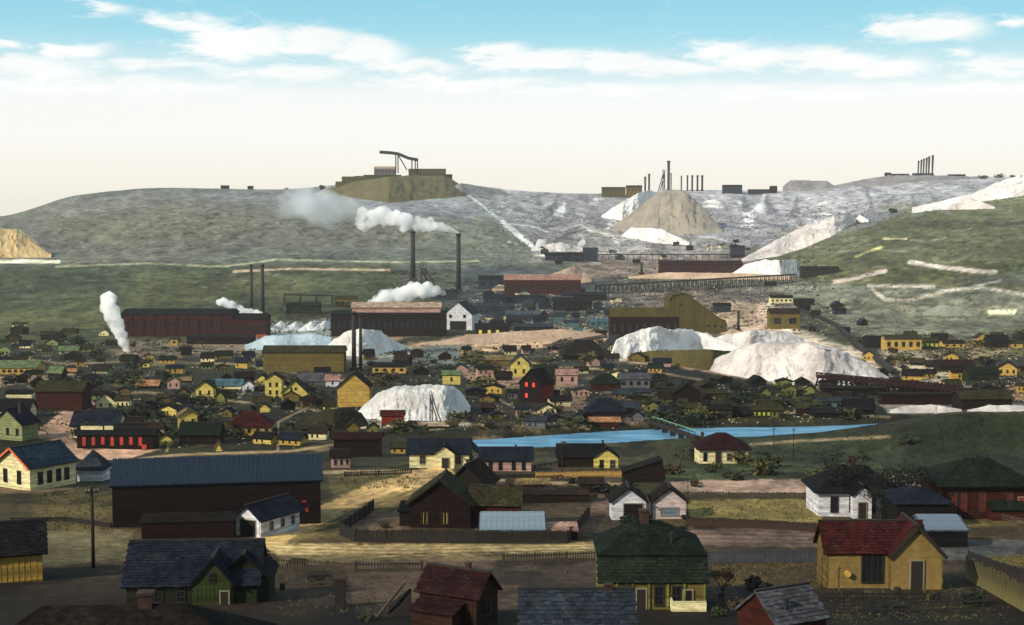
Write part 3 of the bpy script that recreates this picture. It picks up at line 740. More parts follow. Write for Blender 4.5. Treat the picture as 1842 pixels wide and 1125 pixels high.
            for Q in sl2:
                A, B, C_, D_ = [Vector(p_) for p_ in Q]; up = D_ - A; al = B - A; nn = al.cross(up).normalized(); nu = max(3, int(up.length / .27)); na = max(3, int(al.length / .33)); u_ = up / nu; a_2 = al / na
                for i in range(nu):
                    for j in range(na):
                        if random.random() < .02: continue
                        o_ = A + u_ * i + a_2 * (j + (.5 if i % 2 else 0) - .25) + up.normalized() * random.uniform(-.05, .03); w2 = a_2 * random.uniform(.86, .98); t_ = random.uniform(.03, .075)
                        sg.add([o_ + nn * t_, o_ + w2 + nn * (t_ + random.uniform(-.01, .02)), o_ + w2 + u_ * 1.05 + nn * .012, o_ + u_ * 1.05 + nn * .012, o_, o_ + w2], [(0, 1, 2, 3), (4, 5, 1, 0)])
            me = bpy.data.meshes.new('shingles'); me.from_pydata(sg.v, [], sg.f); me.materials.append(shinglem(roof, random.random()) if isinstance(roof, str) else rm)
            o_ = bpy.data.objects.new('shingles', me); COL.objects.link(o_); o_.parent = s.roof; o_['kind'] = 'stuff'
        if not s.far and typ == 'gable':                # ridge board and barge boards
            rb = MB()
            if ridge == 'x': rb.box(x0 - ov - .02, x1 + ov + .02, yr - .12, yr + .12, zr - .05, zr + .07)
            else: rb.box(xr - .12, xr + .12, y0 - ov - .02, y1 + ov + .02, zr - .05, zr + .07)
            rb.build('ridge_cap', TRIMD, s.roof)
        return s
    def win(s, x, z, w, h, y=0, face='f', trim=TRIMW, pane=GLASS, name='window', muntin=True):
        """window w x h px, its sill z px up, centred x px along the face ('f' front at depth y; 'r'/'l': x is the wall's x, y the distance along it)"""
        k = s.k; w2 = w * k / 2; h_ = h * k; d = 0.07
        small = w < 7.5
        m = MB(); t = min(0.12, w2 * 0.4)
        if small:
            m.box(-w2, w2, -0.06, 0.05, 0, h_); o = m.build(name, pane, s.root)
        else:
            m.box(-w2 - t, -w2, -d, .05, -t, h_ + t); m.box(w2, w2 + t, -d, .05, -t, h_ + t)
            m.box(-w2, w2, -d, .05, h_, h_ + t); m.box(-w2, w2, -d - .03, .05, -t, 0)
            if muntin:
                m.box(-w2, w2, -d + .015, -.012, h_ * .5 - .03, h_ * .5 + .03)
                m.box(-.025, .025, -d + .02, -.012, .0, h_)
            o = m.build(name, trim, s.root)
            MB().box(-w2, w2, -0.012, 0.04, 0, h_).build('pane', pane, o)
        if face == 'f': o.location = (x * k, y * k, z * k)
        elif face == 'r': o.location = (x * k, y * k, z * k); o.rotation_euler.z = math.pi / 2
        elif face == 'l': o.location = (x * k, y * k, z * k); o.rotation_euler.z = -math.pi / 2
        return o
    def door(s, x, w, h, y=0, face='f', mat=TRIMD, z=0):
        k = s.k
        m = MB().box(-w * k / 2, w * k / 2, -.06, .05, 0, h * k); o = m.build('door', mat, s.root)
        if w >= 8:
            f = MB(); t = 0.1
            f.box(-w * k / 2 - t, -w * k / 2, -.09, .05, 0, h * k + t); f.box(w * k / 2, w * k / 2 + t, -.09, .05, 0, h * k + t); f.box(-w * k / 2, w * k / 2, -.09, .05, h * k, h * k + t)
            f.build('frame', TRIMW, o)
            MB().box(w * k * .36, w * k * .36 + .06, -.12, -.055, h * k * .45, h * k * .45 + .08).build('handle', IRON, o)
        o.location = (x * k, y * k, z * k)
        if face == 'r': o.rotation_euler.z = math.pi / 2
        if face == 'l': o.rotation_euler.z = -math.pi / 2
        return o
    def chim(s, x, y, z, w, h, mat=BRK, pot=True):
        k = s.k; x, y, z, w, h = x * k, y * k, z * k, w * k, h * k
        m = MB().box(x - w / 2, x + w / 2, y - w / 2, y + w / 2, z, z + h)
        o = m.build('chimney', mat, s.root)
        MB().box(x - w * .62, x + w * .62, y - w * .62, y + w * .62, z + h + .003, z + h + w * .22).build('cap', mat, o)
        return o
    def pipe(s, x, y, z, w, h, name='stovepipe'):
        k = s.k; m = MB().cyl((x * k, y * k, z * k), (x * k, y * k, (z + h) * k), w * k / 2, w * k / 2, 10)
        m.cyl((x * k, y * k, (z + h) * k), (x * k, y * k, (z + h) * k + w * k * .6), w * k * .8, w * k * .15, 10)
        return m.build(name, IRON, s.root)
    def box(s, name, x0, x1, y0, y1, z0, z1, mat):
        k = s.k
        return MB().box(x0 * k, x1 * k, y0 * k, y1 * k, z0 * k, z1 * k).build(name, mat, s.root)
    def battens(s, x, y, W, H, step, mat, th=0.05):
        """upright boards over a front wall, each one a part of its own"""
        k = s.k; n = int(W / step); me = unit_box('wall_board', mat)
        for i in range(n):
            xx = (x - W / 2 + (i + .5) * W / n) * k
            inst('wall_board', me, s.root, (xx, y * k - th / 2 - .004, 0.02), (0, 0, 0), (W / n * k * random.uniform(.8, .94), th * random.uniform(.8, 1.3), H * k * random.uniform(.985, 1.0)))
        return s
def simple(label, cx, by, W, H, R, D=None, ridge='x', wall='cream', roof='navy', rot=0, wins=(), doors=(), chims=(), typ='gable', name='house', cat='house', group=None, asym=0.0, over=None, pane=GLASS, winface='f'):
    b = Bld(label, cx, by, rot, name, cat, group)
    D = D or W * 0.9
    b.block(0, 0, W, D, H, R, ridge, wall, roof, over, typ, asym=asym)
    for q in wins: b.win(*q, pane=pane)
    for q in doors: b.door(*q)
    for q in chims: b.chim(*q)
    return b
# ---------------------------------------------------------------- heaps and dumps
def heapmat(name, rgb, rgb2=None, amt=0.25, streak=6.0):
    if name in MC: return MC[name]
    m = bpy.data.materials.new(name); m.use_nodes = True; MC[name] = m
    t = NT(m.node_tree); b = t.n['Principled BSDF']
    g = t.node('ShaderNodeNewGeometry').outputs['Position']
    n = t.noise(t.mapv(g, (1, .8, .6)), 0.45, 8, 0.72, 0.3); n2 = t.noise(g, 0.06, 5, 0.65); n3 = t.noise(g, 1.7, 4, 0.7)
    c = t.mix(t.rng(t.m('ADD', t.m('MULTIPLY', n, .5), t.m('MULTIPLY', n2, .5)), 0.42, 0.6), srgb(*rgb), srgb(*(rgb2 or tuple(x * .72 for x in rgb))))
    f = t.m('MULTIPLY', t.rng(n3, 0.3, 0.7, 1 - amt, 1 + amt * .6), t.rng(n, 0.3, 0.7, 1 - amt, 1 + amt * .5))
    v = t.node('ShaderNodeVectorMath', operation='SCALE'); t.put(v.inputs[0], c); t.put(v.inputs[3], f)
    t.put(b.inputs['Base Color'], v.outputs[0]); b.inputs['Roughness'].default_value = 0.95; b.inputs['Specular IOR Level'].default_value = 0.1
    bp = t.node('ShaderNodeBump'); bp.inputs['Strength'].default_value = 0.9; bp.inputs['Distance'].default_value = 1.6
    t.put(bp.inputs['Height'], n); t.put(b.inputs['Normal'], bp.outputs[0])
    return m
def heap(label, top, base, mat, depth=None, name='tailings_heap', cat='waste heap', group=None, flat=0.08, rough=1.0, nx=90, ny=34, seed=0, front=0.62, Yfix=None):
    """top: [(px,row)] skyline of the heap; base: [(px,row)] its front foot; depth in photo px"""
    tx = [p[0] for p in top]; x0, x1 = min(tx + [p[0] for p in base]), max(tx + [p[0] for p in base])
    xs = np.linspace(x0, x1, nx)
    tr = np.interp(xs, [p[0] for p in top], [p[1] for p in top]); br = np.interp(xs, [p[0] for p in base], [p[1] for p in base])
    tr = tr + fbm(xs / 9 + seed * 3.3, xs * 0 + seed, 4, .6) * 5 * rough * np.clip((br - tr) / 30, .15, 1)
    tr = np.minimum(tr, br - 0.3)
    mid = G((x0 + x1) / 2, float(np.interp((x0 + x1) / 2, xs, br)))
    k = mid.y / F; dpt = (depth or (x1 - x0) * 0.5) * k * 1.6
    V = []
    for i in range(nx):
        f0 = G(xs[i], float(br[i])) if i % 3 == 0 or i == nx - 1 else None
        if f0 is not None: last = f0
        V.append(f0)
    ks = [i for i in range(nx) if V[i] is not None]
    fy = np.interp(range(nx), ks, [V[i].y for i in ks])
    if Yfix: fy = np.full(nx, float(Yfix)); dpt = (depth or (x1 - x0) * .5) * Yfix / F
    out = []
    edge = np.clip(np.minimum(np.arange(nx), nx - 1 - np.arange(nx)) / 3.0, 0, 1)
    for i in range(nx):
        kx, ky, kz = ray(xs[i], float(tr[i]))
        D = dpt * (0.35 + 0.65 * min(1, (br[i] - tr[i]) / max(1e-3, (br - tr).max()) * 1.4)); yc = fy[i] + D * front
        ztop = CAMZ + yc * kz / ky
        for j in range(ny):
            s_ = j / (ny - 1); y = fy[i] + D * s_ - 0.5
            x = y * kx / ky
            zg = float(0)
            out.append((x, y, ztop, s_))
    A = np.array(out); zg = T(A[:, 0], A[:, 1])
    s_ = A[:, 3]
    up = np.where(s_ < front, s_ / front, (1 - s_) / (1 - front)); up = np.clip(up, 0, 1)
    fl = np.clip(up / (1 - flat), 0, 1)
    shp = fl ** 1.35 * (1 - .3 * fl) / .7
    shp = np.where(fl > .999, 1, np.clip(shp, 0, 1))
    i_ = np.repeat(np.arange(nx), ny)
    g1_ = fbm(i_ / 4.2 + seed * 7 + s_ * 3, s_ * 15 + seed, 4, 0.65); g2_ = fbm(i_ / 10.0 + seed * 3 + s_ * 2, s_ * 6 + 5, 4, .6)
    hgt = np.maximum(A[:, 2] - zg, 0.2)
    z = zg - 0.6 + (hgt + .6) * shp * (1 + rough * (0.22 * g2_) * (1 - fl)) + rough * (g1_ * 0.30 + g2_ * .18) * hgt * np.sin(np.pi * np.clip(fl, 0, 1) ** .8) + rough * g1_ * hgt * .10 * (fl > .9) 
    z = np.where(up <= 0.001, zg - 1.2, z)
    Pn = np.stack([A[:, 0] + rough * g1_ * hgt * .15, A[:, 1] + rough * g2_ * hgt * .5 * (fl < 1), z], 1)
    a, b_ = np.meshgrid(np.arange(nx - 1), np.arange(ny - 1), indexing='ij'); q = (a * ny + b_).ravel()
    o = np_mesh(name, Pn, np.stack([q, q + ny, q + ny + 1, q + 1], 1), None, mat)
    return tag(o, label, cat, group)
# ---------------------------------------------------------------- stacks, poles, trestles, fences
def stack(label, px, top, base, w, mat=IRON, name='smokestack', cat='smokestack', group=None, guys=False, wt=None, cap=True):
    p = G(px, base); k = p.y / F; h = (base - top) * k; r = w * k / 2; rt = (wt if wt else w * .8) * k / 2
    e = empty(name, p, 0, label, cat, group)
    MB().cyl((0, 0, -1.5), (0, 0, h), r, rt, 14).build('shaft', mat, e, True)
    if cap: MB().cyl((0, 0, h - r * 1.2), (0, 0, h + .05), rt * 1.25, rt * 1.3, 14).build('rim', mat, e, True)
    MB().box(-r * 1.5, r * 1.5, -r * 1.5, r * 1.5, -1.5, r * 1.6).build('base', BRK, e)
    if guys:
        for a in (0.6, 2.7, 4.8):
            MB().beam((0, 0, h * .8), (math.cos(a) * h * .45, math.sin(a) * h * .45, 0), .12).build('guy_wire', IRON, e)
    return e
def pole(label, px, top, base, w=2.5, arm=10, name='telegraph_pole', group=None, rz=0.3, arms=1):
    p = G(px, base); k = p.y / F; h = (base - top) * k; r = w * k / 2
    e = empty(name, p, rz, label, 'utility pole', group)
    MB().cyl((0, 0, -1), (0, 0, h), r, r * .75, 10).build('post', TIMD, e, True)
    for a in range(arms):
        z = h - (1.0 + a * 1.6) * r * 3
        c = MB().box(-arm * k / 2, arm * k / 2, -r * 1.5, -r * .8, z, z + r * 1.0).build('crossarm', TIMD, e)
        for q in (-.44, -.2, .2, .44):
            MB().cyl((arm * k * q, -r * 1.1, z + r), (arm * k * q, -r * 1.1, z + r * 2.2), r * .35, r * .3, 6).build('insulator', TRIMW, c)
    return e
def fence(label, pts, h, step, kind='board', mat=TIMD, name='fence', group=None, wfrac=0.9, limit=290):
    """pts in photo px along the foot; h and board spacing in photo px"""
    P3 = [G(*p) for p in pts]
    e = empty(name, P3[0], 0, label, 'fence', group); o = P3[0]
    k = P3[0].y / F; hh = h * k; th = 0.05
    me = unit_box('board', mat); mp = unit_box('post', mat); mr = unit_box('rail', mat)
    nb = 0
    for a, b in zip(P3[:-1], P3[1:]):
        d = b - a; L = math.hypot(d.x, d.y); az_ = math.atan2(d.y, d.x); n = max(2, int(L / (step * k)))
        np_ = max(1, int(L / 2.6))
        def gp(t):
            x = a.x + d.x * t; y = a.y + d.y * t
            return Vector((x, y, float(T(np.array([x]), np.array([y]))[0])))
        for i in range(np_ + 1):
            q = gp(i / np_) - o
            inst('post', mp, e, (q.x, q.y, q.z - .4), (0, 0, az_), (.13, .13, hh * 1.06 + .4))
        for i in range(np_):
            q0, q1 = gp(i / np_) - o, gp((i + 1) / np_) - o
            for fz in ((.25, .8) if kind != 'rail' else (.35, .65, .95)):
                m = MB().beam(Vector((q0.x, q0.y, q0.z + hh * fz)), Vector((q1.x, q1.y, q1.z + hh * fz)), .06, .09)
                m.build('rail', mat, e)
        if kind != 'rail':
            for i in range(n):
                if nb > limit: break
                q = gp((i + .5) / n) - o; w_ = L / n * wfrac * random.uniform(.85, 1.05)
                off = Vector((math.sin(az_), -math.cos(az_), 0)) * .09
                inst('board', me, e, (q.x + off.x, q.y + off.y, q.z - .1), (random.uniform(-.02, .02), random.uniform(-.02, .02), az_), (w_, .03, (hh + .1) * random.uniform(.93, 1.05))); nb += 1
    return e
def trestle(label, p0, p1, h, nb, deck=3, mat=TIMD, name='trestle', cat='trestle', rail=False, zfix=None, width=3.0, group=None, foot=None):
    """deck between two pixels (deck level p=(px,row)), with nb bents going down h px to the ground"""
    A = G(p0[0], p0[1] + h); B = G(p1[0], p1[1] + (foot if foot is not None else h))
    kA, kB = A.y / F, B.y / F
    A = A + Vector((0, 0, h * kA)); B = B + Vector((0, 0, (foot if foot is not None else h) * kB))
    e = empty(name, A, 0, label, cat, group); d = B - A; hor = Vector((d.x, d.y, 0)).normalized(); nrm = Vector((-hor.y, hor.x, 0))
    k = (kA + kB) / 2; dt = deck * k
    dk = MB(); dk.beam(Vector((0, 0, 0)), d, width, dt); dk.build('deck', mat, e)
    for i in range(nb + 1):
        c = d * (i / nb); g = float(T(np.array([A.x + c.x]), np.array([A.y + c.y]))[0]) - A.z
        b = MB(); t = max(.22, dt * .5)
        for s_ in (-1, 1):
            b.beam(c + nrm * s_ * width * .38 - Vector((0, 0, dt * .5)), Vector((c.x, c.y, g - .5)) + nrm * s_ * width * .6, t)
        zz = (c.z + g) / 2
        b.beam(Vector((c.x, c.y, g + .8)) - nrm * width * .55, Vector((c.x, c.y, c.z - dt)) + nrm * width * .4, t * .6)
        b.build('bent', mat, e)
        if rail and i < nb:
            c2 = d * ((i + 1) / nb); r_ = MB()
            for s_ in (-1,):
                off = nrm * s_ * width * .48; up = Vector((0, 0, 1)) * rail * k
                r_.beam(c + off, c + off + up, t * .8); r_.beam(c + off + up, c2 + off + up, t * .8); r_.beam(c + off, c2 + off + up, t * .6); r_.beam(c + off + up, c2 + off, t * .5)
            r_.build('truss_panel', mat, e)
    return e
def headframe(label, px, top, base, w, mat=TIMD, group=None, lean=1, t=1.3, legs=2, name='headframe'):
    p = G(px, base); k = p.y / F; h = (base - top) * k; W_ = w * k; t = t * k
    e = empty(name, p, 0, label, 'headframe', group)
    for sx in (-1, 1):
        m = MB().beam((sx * W_ * .12, 0, -1), (sx * W_ * .08, 0, h), t); m.build('upright', mat, e)
        m = MB().beam((sx * W_ * .12 + lean * W_ * .75, -W_ * .2, -1), (sx * W_ * .08, 0, h * .93), t); m.build('raking_leg', mat, e)
    m = MB()
    for q in (.25, .5, .75, .97): m.beam((-W_ * .11, 0, h * q), (W_ * .11, 0, h * q), t * .7)
    for q in (.0, .25, .5, .75): m.beam((-W_ * .11, 0, h * q), (W_ * .11, 0, h * (q + .25)), t * .5)
    m.build('cross_brace', mat, e)
    wh = MB(); R = W_ * .16; cz = h + R * .5
    for i in range(16):
        a, b = 2 * math.pi * i / 16, 2 * math.pi * (i + 1) / 16
        wh.beam((math.cos(a) * R, 0, cz + math.sin(a) * R), (math.cos(b) * R, 0, cz + math.sin(b) * R), t * .5)
        if i % 4 == 0: wh.beam((0, 0, cz), (math.cos(a) * R, 0, cz + math.sin(a) * R), t * .35)
    wh.build('sheave_wheel', IRON, e)
    return e
# ---------------------------------------------------------------- growth
def leafmat(name, rgb):
    return plain(name, rgb, 0.9, 0.5, 3.0)
_bush = {}
def bush_mesh(kind, mat, n=150, seed=0):
    key = (kind, mat.name, seed)
    if key in _bush: return _bush[key]
    r = random.Random(seed + 11); m = MB()
    lob = [(Vector((r.uniform(-.5, .5), r.uniform(-.4, .4), r.uniform(.25, .7))), r.uniform(.3, .5)) for _ in range(5)]
    for i in range(n):
        c, rad = r.choice(lob)
        d = Vector((r.gauss(0, 1), r.gauss(0, 1), r.gauss(0, 1))).normalized() * rad * r.uniform(.6, 1.1)
        p = c + d; p.z = max(p.z, 0.02); s_ = r.uniform(.10, .2)
        u = Vector((r.gauss(0, 1), r.gauss(0, 1), r.gauss(0, 1))).normalized(); v = u.cross(Vector((r.gauss(0, 1), r.gauss(0, 1), r.gauss(0, 1)))).normalized()
        m.add([p - u * s_, p + v * s_ * .6, p + u * s_, p - v * s_ * .6], [(0, 1, 2, 3)])
    me = bpy.data.meshes.new('shrub'); me.from_pydata(m.v, [], m.f); me.materials.append(mat); _bush[key] = me
    return me
def shrub(label, px, row, w, h, mat, group, seed=0, name='shrub', n=150):
    p = G(px, row); k = p.y / F
    o = bpy.data.objects.new(name, bush_mesh('b', mat, n, seed % 6)); COL.objects.link(o)
    o.location = p - Vector((0, 0, .1)); o.scale = (w * k, w * k * .8, h * k); o.rotation_euler.z = random.uniform(0, 6.28)
    return tag(o, label, 'shrub', group)
def bare_tree(label, px, top, base, spread, mat, leaf=None, seed=1, group=None):
    p = G(px, base); k = p.y / F; H = (base - top) * k; r = random.Random(seed)
    e = empty('tree', p, r.uniform(0, 6), label, 'tree', group)
    tips = []
    def grow(m, a, d, L, rad, lev):
        q = a + d * L; m.cyl(a, q, rad, rad * .65, 6, False)
        if lev == 0: tips.append(q); return
        for i in range(3 if lev > 1 else 4):
            nd = (d + Vector((r.uniform(-1, 1), r.uniform(-1, 1), r.uniform(-.15, .5))) * .85).normalized()
            grow(m, a.lerp(q, r.uniform(.6, 1)), nd, L * r.uniform(.6, .8), rad * .55, lev - 1)
    tr = MB(); tr.cyl((0, 0, -.5), (0, 0, H * .3), H * .03, H * .022, 8); tr.build('trunk', TIMD, e)
    for i in range(4):
        m = MB(); a = 1.57 * i + r.uniform(-.4, .4); tilt = spread * r.uniform(.7, 1.2)
        grow(m, Vector((0, 0, H * .28)), Vector((math.cos(a) * tilt, math.sin(a) * tilt, 1)).normalized(), H * .3, H * .016, 3); m.build('limb', TIMD, e)
    if leaf:
        c = MB()
        for q in tips:
            for _ in range(leaf):
                pp = q + Vector((r.gauss(0, 1), r.gauss(0, 1), r.gauss(0, 1))) * H * .05; s_ = H * r.uniform(.012, .028)
                u = Vector((r.gauss(0, 1), r.gauss(0, 1), r.gauss(0, 1))).normalized(); v = u.cross(Vector((r.gauss(0, 1), r.gauss(0, 1), .3))).normalized()
                c.add([pp - u * s_, pp + v * s_ * .7, pp + u * s_, pp - v * s_ * .7], [(0, 1, 2, 3)])
        me = bpy.data.meshes.new('crown'); me.from_pydata(c.v, [], c.f); me.materials.append(mat)
        o = bpy.data.objects.new('crown', me); COL.objects.link(o); o.parent = e
    return e
# ---------------------------------------------------------------- steam and smoke
def smokemat(name, rgb, dens, nscale, lo=.35, hi=.6, aniso=0.2):
    m = bpy.data.materials.new(name); m.use_nodes = True
    t = NT(m.node_tree); t.n.remove(t.n['Principled BSDF'])
    v = t.node('ShaderNodeVolumePrincipled'); t.put(v.inputs['Color'], srgb(*rgb)); v.inputs['Anisotropy'].default_value = 0.0
    g = t.node('ShaderNodeNewGeometry').outputs['Position']
    n = t.noise(g, nscale, 4, 0.6)
    t.put(v.inputs['Density'], t.m('MULTIPLY', t.rng(n, lo, hi, 0, 1), dens))
    t.l.new(v.outputs[0], t.n['Material Output'].inputs['Volume'])
    return m
def plume(label, pts, mat, Y=None, seed=0, name='steam_plume', cat='steam', lump=9, res=0.22, base=None):
    """pts: (px,row,radius px); a billow of joined spheres at distance Y"""
    r = random.Random(seed); k = Y / F
    bm = bmesh.new(); c0 = at(pts[0][0], pts[0][1], Y)
    for (ax, ar, arad), (bx, br_, brad) in zip(pts[:-1], pts[1:]):
        L = math.hypot(bx - ax, br_ - ar); n = max(2, int(L / (min(arad, brad) * .45)))
        for i in range(n):
            t_ = i / n; R_px = arad + (brad - arad) * t_
            for q in range(lump):
                off = Vector((r.gauss(0, 1), r.gauss(0, 1), r.gauss(0, 1))).normalized() * R_px * r.uniform(0, .62)
                p = at(ax + (bx - ax) * t_ + off.x, ar + (br_ - ar) * t_ + off.z, Y + off.y * k) - c0
                rad = R_px * k * r.uniform(.28, .6)
                bmesh.ops.create_icosphere(bm, subdivisions=1, radius=rad, matrix=Matrix.Translation(p))
    me = bpy.data.meshes.new('tmp'); bm.to_mesh(me); bm.free()
    o = bpy.data.objects.new('tmp', me); COL.objects.link(o)
    md = o.modifiers.new('r', 'REMESH'); md.mode = 'VOXEL'; md.voxel_size = max(0.25, min(p[2] for p in pts) * k * res)
    dg = bpy.context.evaluated_depsgraph_get(); dg.update()
    m2 = bpy.data.meshes.new_from_object(o.evaluated_get(dg)); bpy.data.objects.remove(o)
    m2.name = name; m2.materials.clear(); m2.materials.append(mat)
    o = bpy.data.objects.new(name, m2); o.location = c0; COL.objects.link(o)
    return tag(o, label, cat)
W_ = 'white'
# ================================================================ heaps, dumps and mine spoil
HW = heapmat('white_tailings', (240, 237, 232), (190, 184, 180), 0.16)
HP = heapmat('pink_white_tailings', (232, 224, 218), (164, 152, 148), 0.25)
HG = heapmat('grey_spoil', (150, 146, 146), (108, 104, 106), 0.25)
HT = heapmat('tan_spoil', (158, 149, 134), (122, 116, 110), 0.25)
HO = heapmat('olive_spoil', (108, 100, 66), (80, 76, 56), 0.3)
HK = heapmat('pinkish_sand', (206, 176, 150), (158, 132, 112), 0.25)
HD = heapmat('dark_olive_earth', (50, 46, 28), (36, 34, 22), 0.3)
HY = heapmat('grassy_olive_earth', (92, 84, 44), (60, 56, 34), 0.3)
heap('white tailings heap with a small timber headframe and a red shed at its foot', [(634, 752), (650, 735), (680, 708), (712, 697), (760, 694), (815, 697), (833, 712), (846, 732)], [(634, 754), (700, 760), (800, 761), (846, 742)], HW, 150, flat=.25, seed=1, nx=130, ny=40)
heap('white jagged tailings bank in front of the dark red mill', [(1098, 640), (1108, 612), (1140, 598), (1160, 592), (1182, 587), (1200, 594), (1232, 593), (1270, 601), (1300, 612), (1350, 630)], [(1098, 648), (1200, 640), (1260, 634), (1350, 640)], HW, 60, flat=.2, seed=2, nx=130)
heap('olive grassy bank below the jagged white tailings', [(1120, 636), (1180, 631), (1270, 628), (1340, 634)], [(1120, 644), (1200, 656), (1280, 668), (1340, 650)], HY, 40, seed=12, rough=.6)
heap('broad white tailings slope streaked with pink below the flume', [(1252, 662), (1285, 646), (1320, 631), (1350, 621), (1385, 615), (1450, 617), (1510, 631), (1560, 655), (1600, 680)], [(1252, 664), (1350, 682), (1480, 696), (1592, 692)], HP, 140, flat=.2, seed=3, nx=150, ny=40)
heap('low white apron of spoil between the jagged bank and the broad slope', [(1262, 616), (1300, 603), (1350, 594), (1420, 597), (1446, 610)], [(1262, 624), (1350, 628), (1446, 622)], HP, 60, seed=51, rough=1.2)
heap('white conical waste heaps beside the twin black smokestacks', [(583, 628), (600, 612), (622, 596), (640, 592), (685, 596), (702, 610), (728, 622)], [(583, 640), (650, 642), (728, 630)], HW, 80, seed=4, nx=100)
for i, (x, y) in enumerate([(468, 598), (494, 597), (520, 598), (548, 598), (574, 596)]):
    heap('%s slanting white ridge of the five tailings ridges by the red works' % ('first', 'second', 'third', 'fourth', 'fifth')[i], [(x - 14, y - 2), (x - 2, y - 11), (x + 12, y - 20), (x + 18, y - 16), (x + 20, y - 6)], [(x - 14, y), (x + 20, y - 4)], HW, 55, 'tailings_ridge', group='slanting white tailings ridges', nx=40, ny=20, seed=20 + i)
heap('pale blue white settled slimes in front of the tailings ridges', [(440, 622), (480, 604), (560, 600), (596, 606), (604, 622)], [(440, 630), (604, 632)], heapmat('blue_white_slimes', (176, 192, 200), (130, 146, 156), .2), 60, seed=8, rough=.6)
heap('tall tan spoil cone on the hill under the row of stacks', [(1100, 410), (1145, 375), (1185, 346), (1205, 341), (1232, 344), (1262, 372), (1300, 412)], [(1100, 414), (1180, 425), (1300, 420)], HT, 130, 'spoil_cone', seed=5, rough=.7, nx=110)
heap('bright white chute of spoil down the left flank of the tan cone', [(1082, 388), (1112, 368), (1140, 352), (1165, 342), (1192, 348), (1160, 375)][:5], [(1082, 392), (1120, 398), (1150, 392), (1192, 352)], HW, 60, 'spoil_chute', seed=6, nx=80)
heap('low white spoil patch at the foot of the tan cone', [(1118, 424), (1135, 410), (1190, 412), (1240, 436)], [(1118, 426), (1180, 438), (1240, 442)], HW, 40, seed=7)
heap('small white spoil beside the winding hill road', [(955, 445), (985, 440), (1010, 436), (1050, 446)], [(955, 452), (1050, 454)], HP, 30, seed=9)
heap('long pinkish white spoil ridge along the edge of the green hill', [(1334, 466), (1360, 452), (1400, 430), (1440, 408), (1478, 396), (1500, 388), (1528, 383), (1540, 394)], [(1334, 472), (1400, 462), (1450, 446), (1500, 424), (1540, 402)], HP, 120, 'spoil_ridge', seed=10, nx=120)
heap('little white spoil cone at the top end of the pink ridge', [(1534, 400), (1546, 386), (1562, 396)], [(1534, 402), (1562, 400)], HW, 30, 'spoil_cone', seed=11, nx=40)
heap('domed white dump above the long timber trestle', [(1314, 494), (1340, 476), (1372, 468), (1402, 468), (1412, 490)], [(1314, 496), (1412, 498)], HW, 60, seed=13)
heap('grey flat topped dump beside the domed white dump', [(1398, 494), (1408, 467), (1434, 467), (1440, 494)], [(1398, 498), (1440, 498)], heapmat('grey_blue_spoil', (124, 134, 138), (96, 104, 110), .2), 60, seed=14)
heap('white bank running up to the right along the crest of the green hill', [(1640, 374), (1700, 360), (1750, 348), (1790, 330), (1842, 313), (1900, 308)], [(1640, 378), (1720, 372), (1780, 362), (1842, 348), (1900, 345)], HW, 60, 'spoil_bank', seed=15, Yfix=1600, nx=110)
heap('second lower white bank below the crest of the green hill', [(1700, 372), (1745, 356), (1790, 372)], [(1700, 378), (1790, 376)], HP, 30, 'spoil_bank', seed=16, nx=60)
heap('flat topped pale dump on the skyline right of the low dark shed', [(1408, 336), (1422, 324), (1488, 326), (1500, 334)], [(1408, 340), (1500, 340)], HG, 50, 'skyline_dump', seed=17, Yfix=2160, rough=.5)
heap('long grey dump on the skyline left of the slanting stacks', [(1500, 334), (1560, 322), (1600, 316), (1680, 316), (1760, 318), (1790, 326)], [(1500, 344), (1650, 342), (1790, 340)], HG, 90, 'skyline_dump', seed=18, Yfix=2150, rough=.6)
heap('big olive waste dump under the hilltop mine buildings', [(586, 344), (603, 338), (640, 326), (690, 320), (735, 316), (800, 317), (822, 328), (836, 338)], [(586, 350), (700, 366), (836, 354)], HO, 220, 'mine_dump', seed=19, flat=.1, nx=120, rough=.6)
heap('low grey shoulder of spoil right of the olive dump', [(800, 340), (830, 330), (870, 336), (910, 346)], [(800, 352), (910, 352)], HG, 60, 'mine_dump', seed=31, rough=.5)
heap('tan cliff of quarried earth at the foot of the far hill', [(-30, 412), (30, 414), (60, 434), (88, 456)], [(-30, 464), (92, 464)], heapmat('tan_earth', (208, 180, 132), (176, 150, 108), .2), 60, 'earth_bank', seed=32, rough=.7)
heap('pink sand heap behind the long brick red works', [(885, 520), (915, 500), (990, 494), (1020, 484), (1034, 478), (1052, 490), (1064, 502)], [(885, 526), (1064, 508)], HK, 60, seed=33, rough=.7)
heap('pink sandy bank under the upper red building', [(1130, 498), (1200, 490), (1340, 492), (1420, 496)], [(1130, 502), (1420, 504)], HK, 30, 'sand_bank', seed=34, rough=.5)
heap('small pink heap beside the lone stack', [(1296, 598), (1314, 590), (1338, 598)], [(1296, 601), (1338, 601)], HK, 24, seed=36, nx=40)
heap('rubbly white bank under the dark red trestle', [(1596, 738), (1630, 730), (1680, 728), (1730, 736)], [(1596, 744), (1730, 744)], HP, 40, 'rock_bank', seed=37)
heap('rubbly pale bank at the far end of the red trestle', [(1740, 738), (1780, 728), (1850, 730), (1900, 732)], [(1740, 744), (1900, 744)], HP, 40, 'rock_bank', seed=38)
heap('dark brown earth mound between the yellow gable barn and the tin roof', [(530, 756), (585, 738), (625, 732), (650, 742), (662, 760)], [(530, 762), (600, 776), (662, 768)], HD, 60, 'earth_mound', seed=39, rough=.7)
heap('light sandy bank stretching behind the tall yellow house', [(770, 618), (850, 602), (930, 596), (1010, 592), (1080, 600), (1100, 610)], [(770, 622), (930, 618), (1100, 614)], HK, 50, 'sand_bank', seed=40, rough=.5)
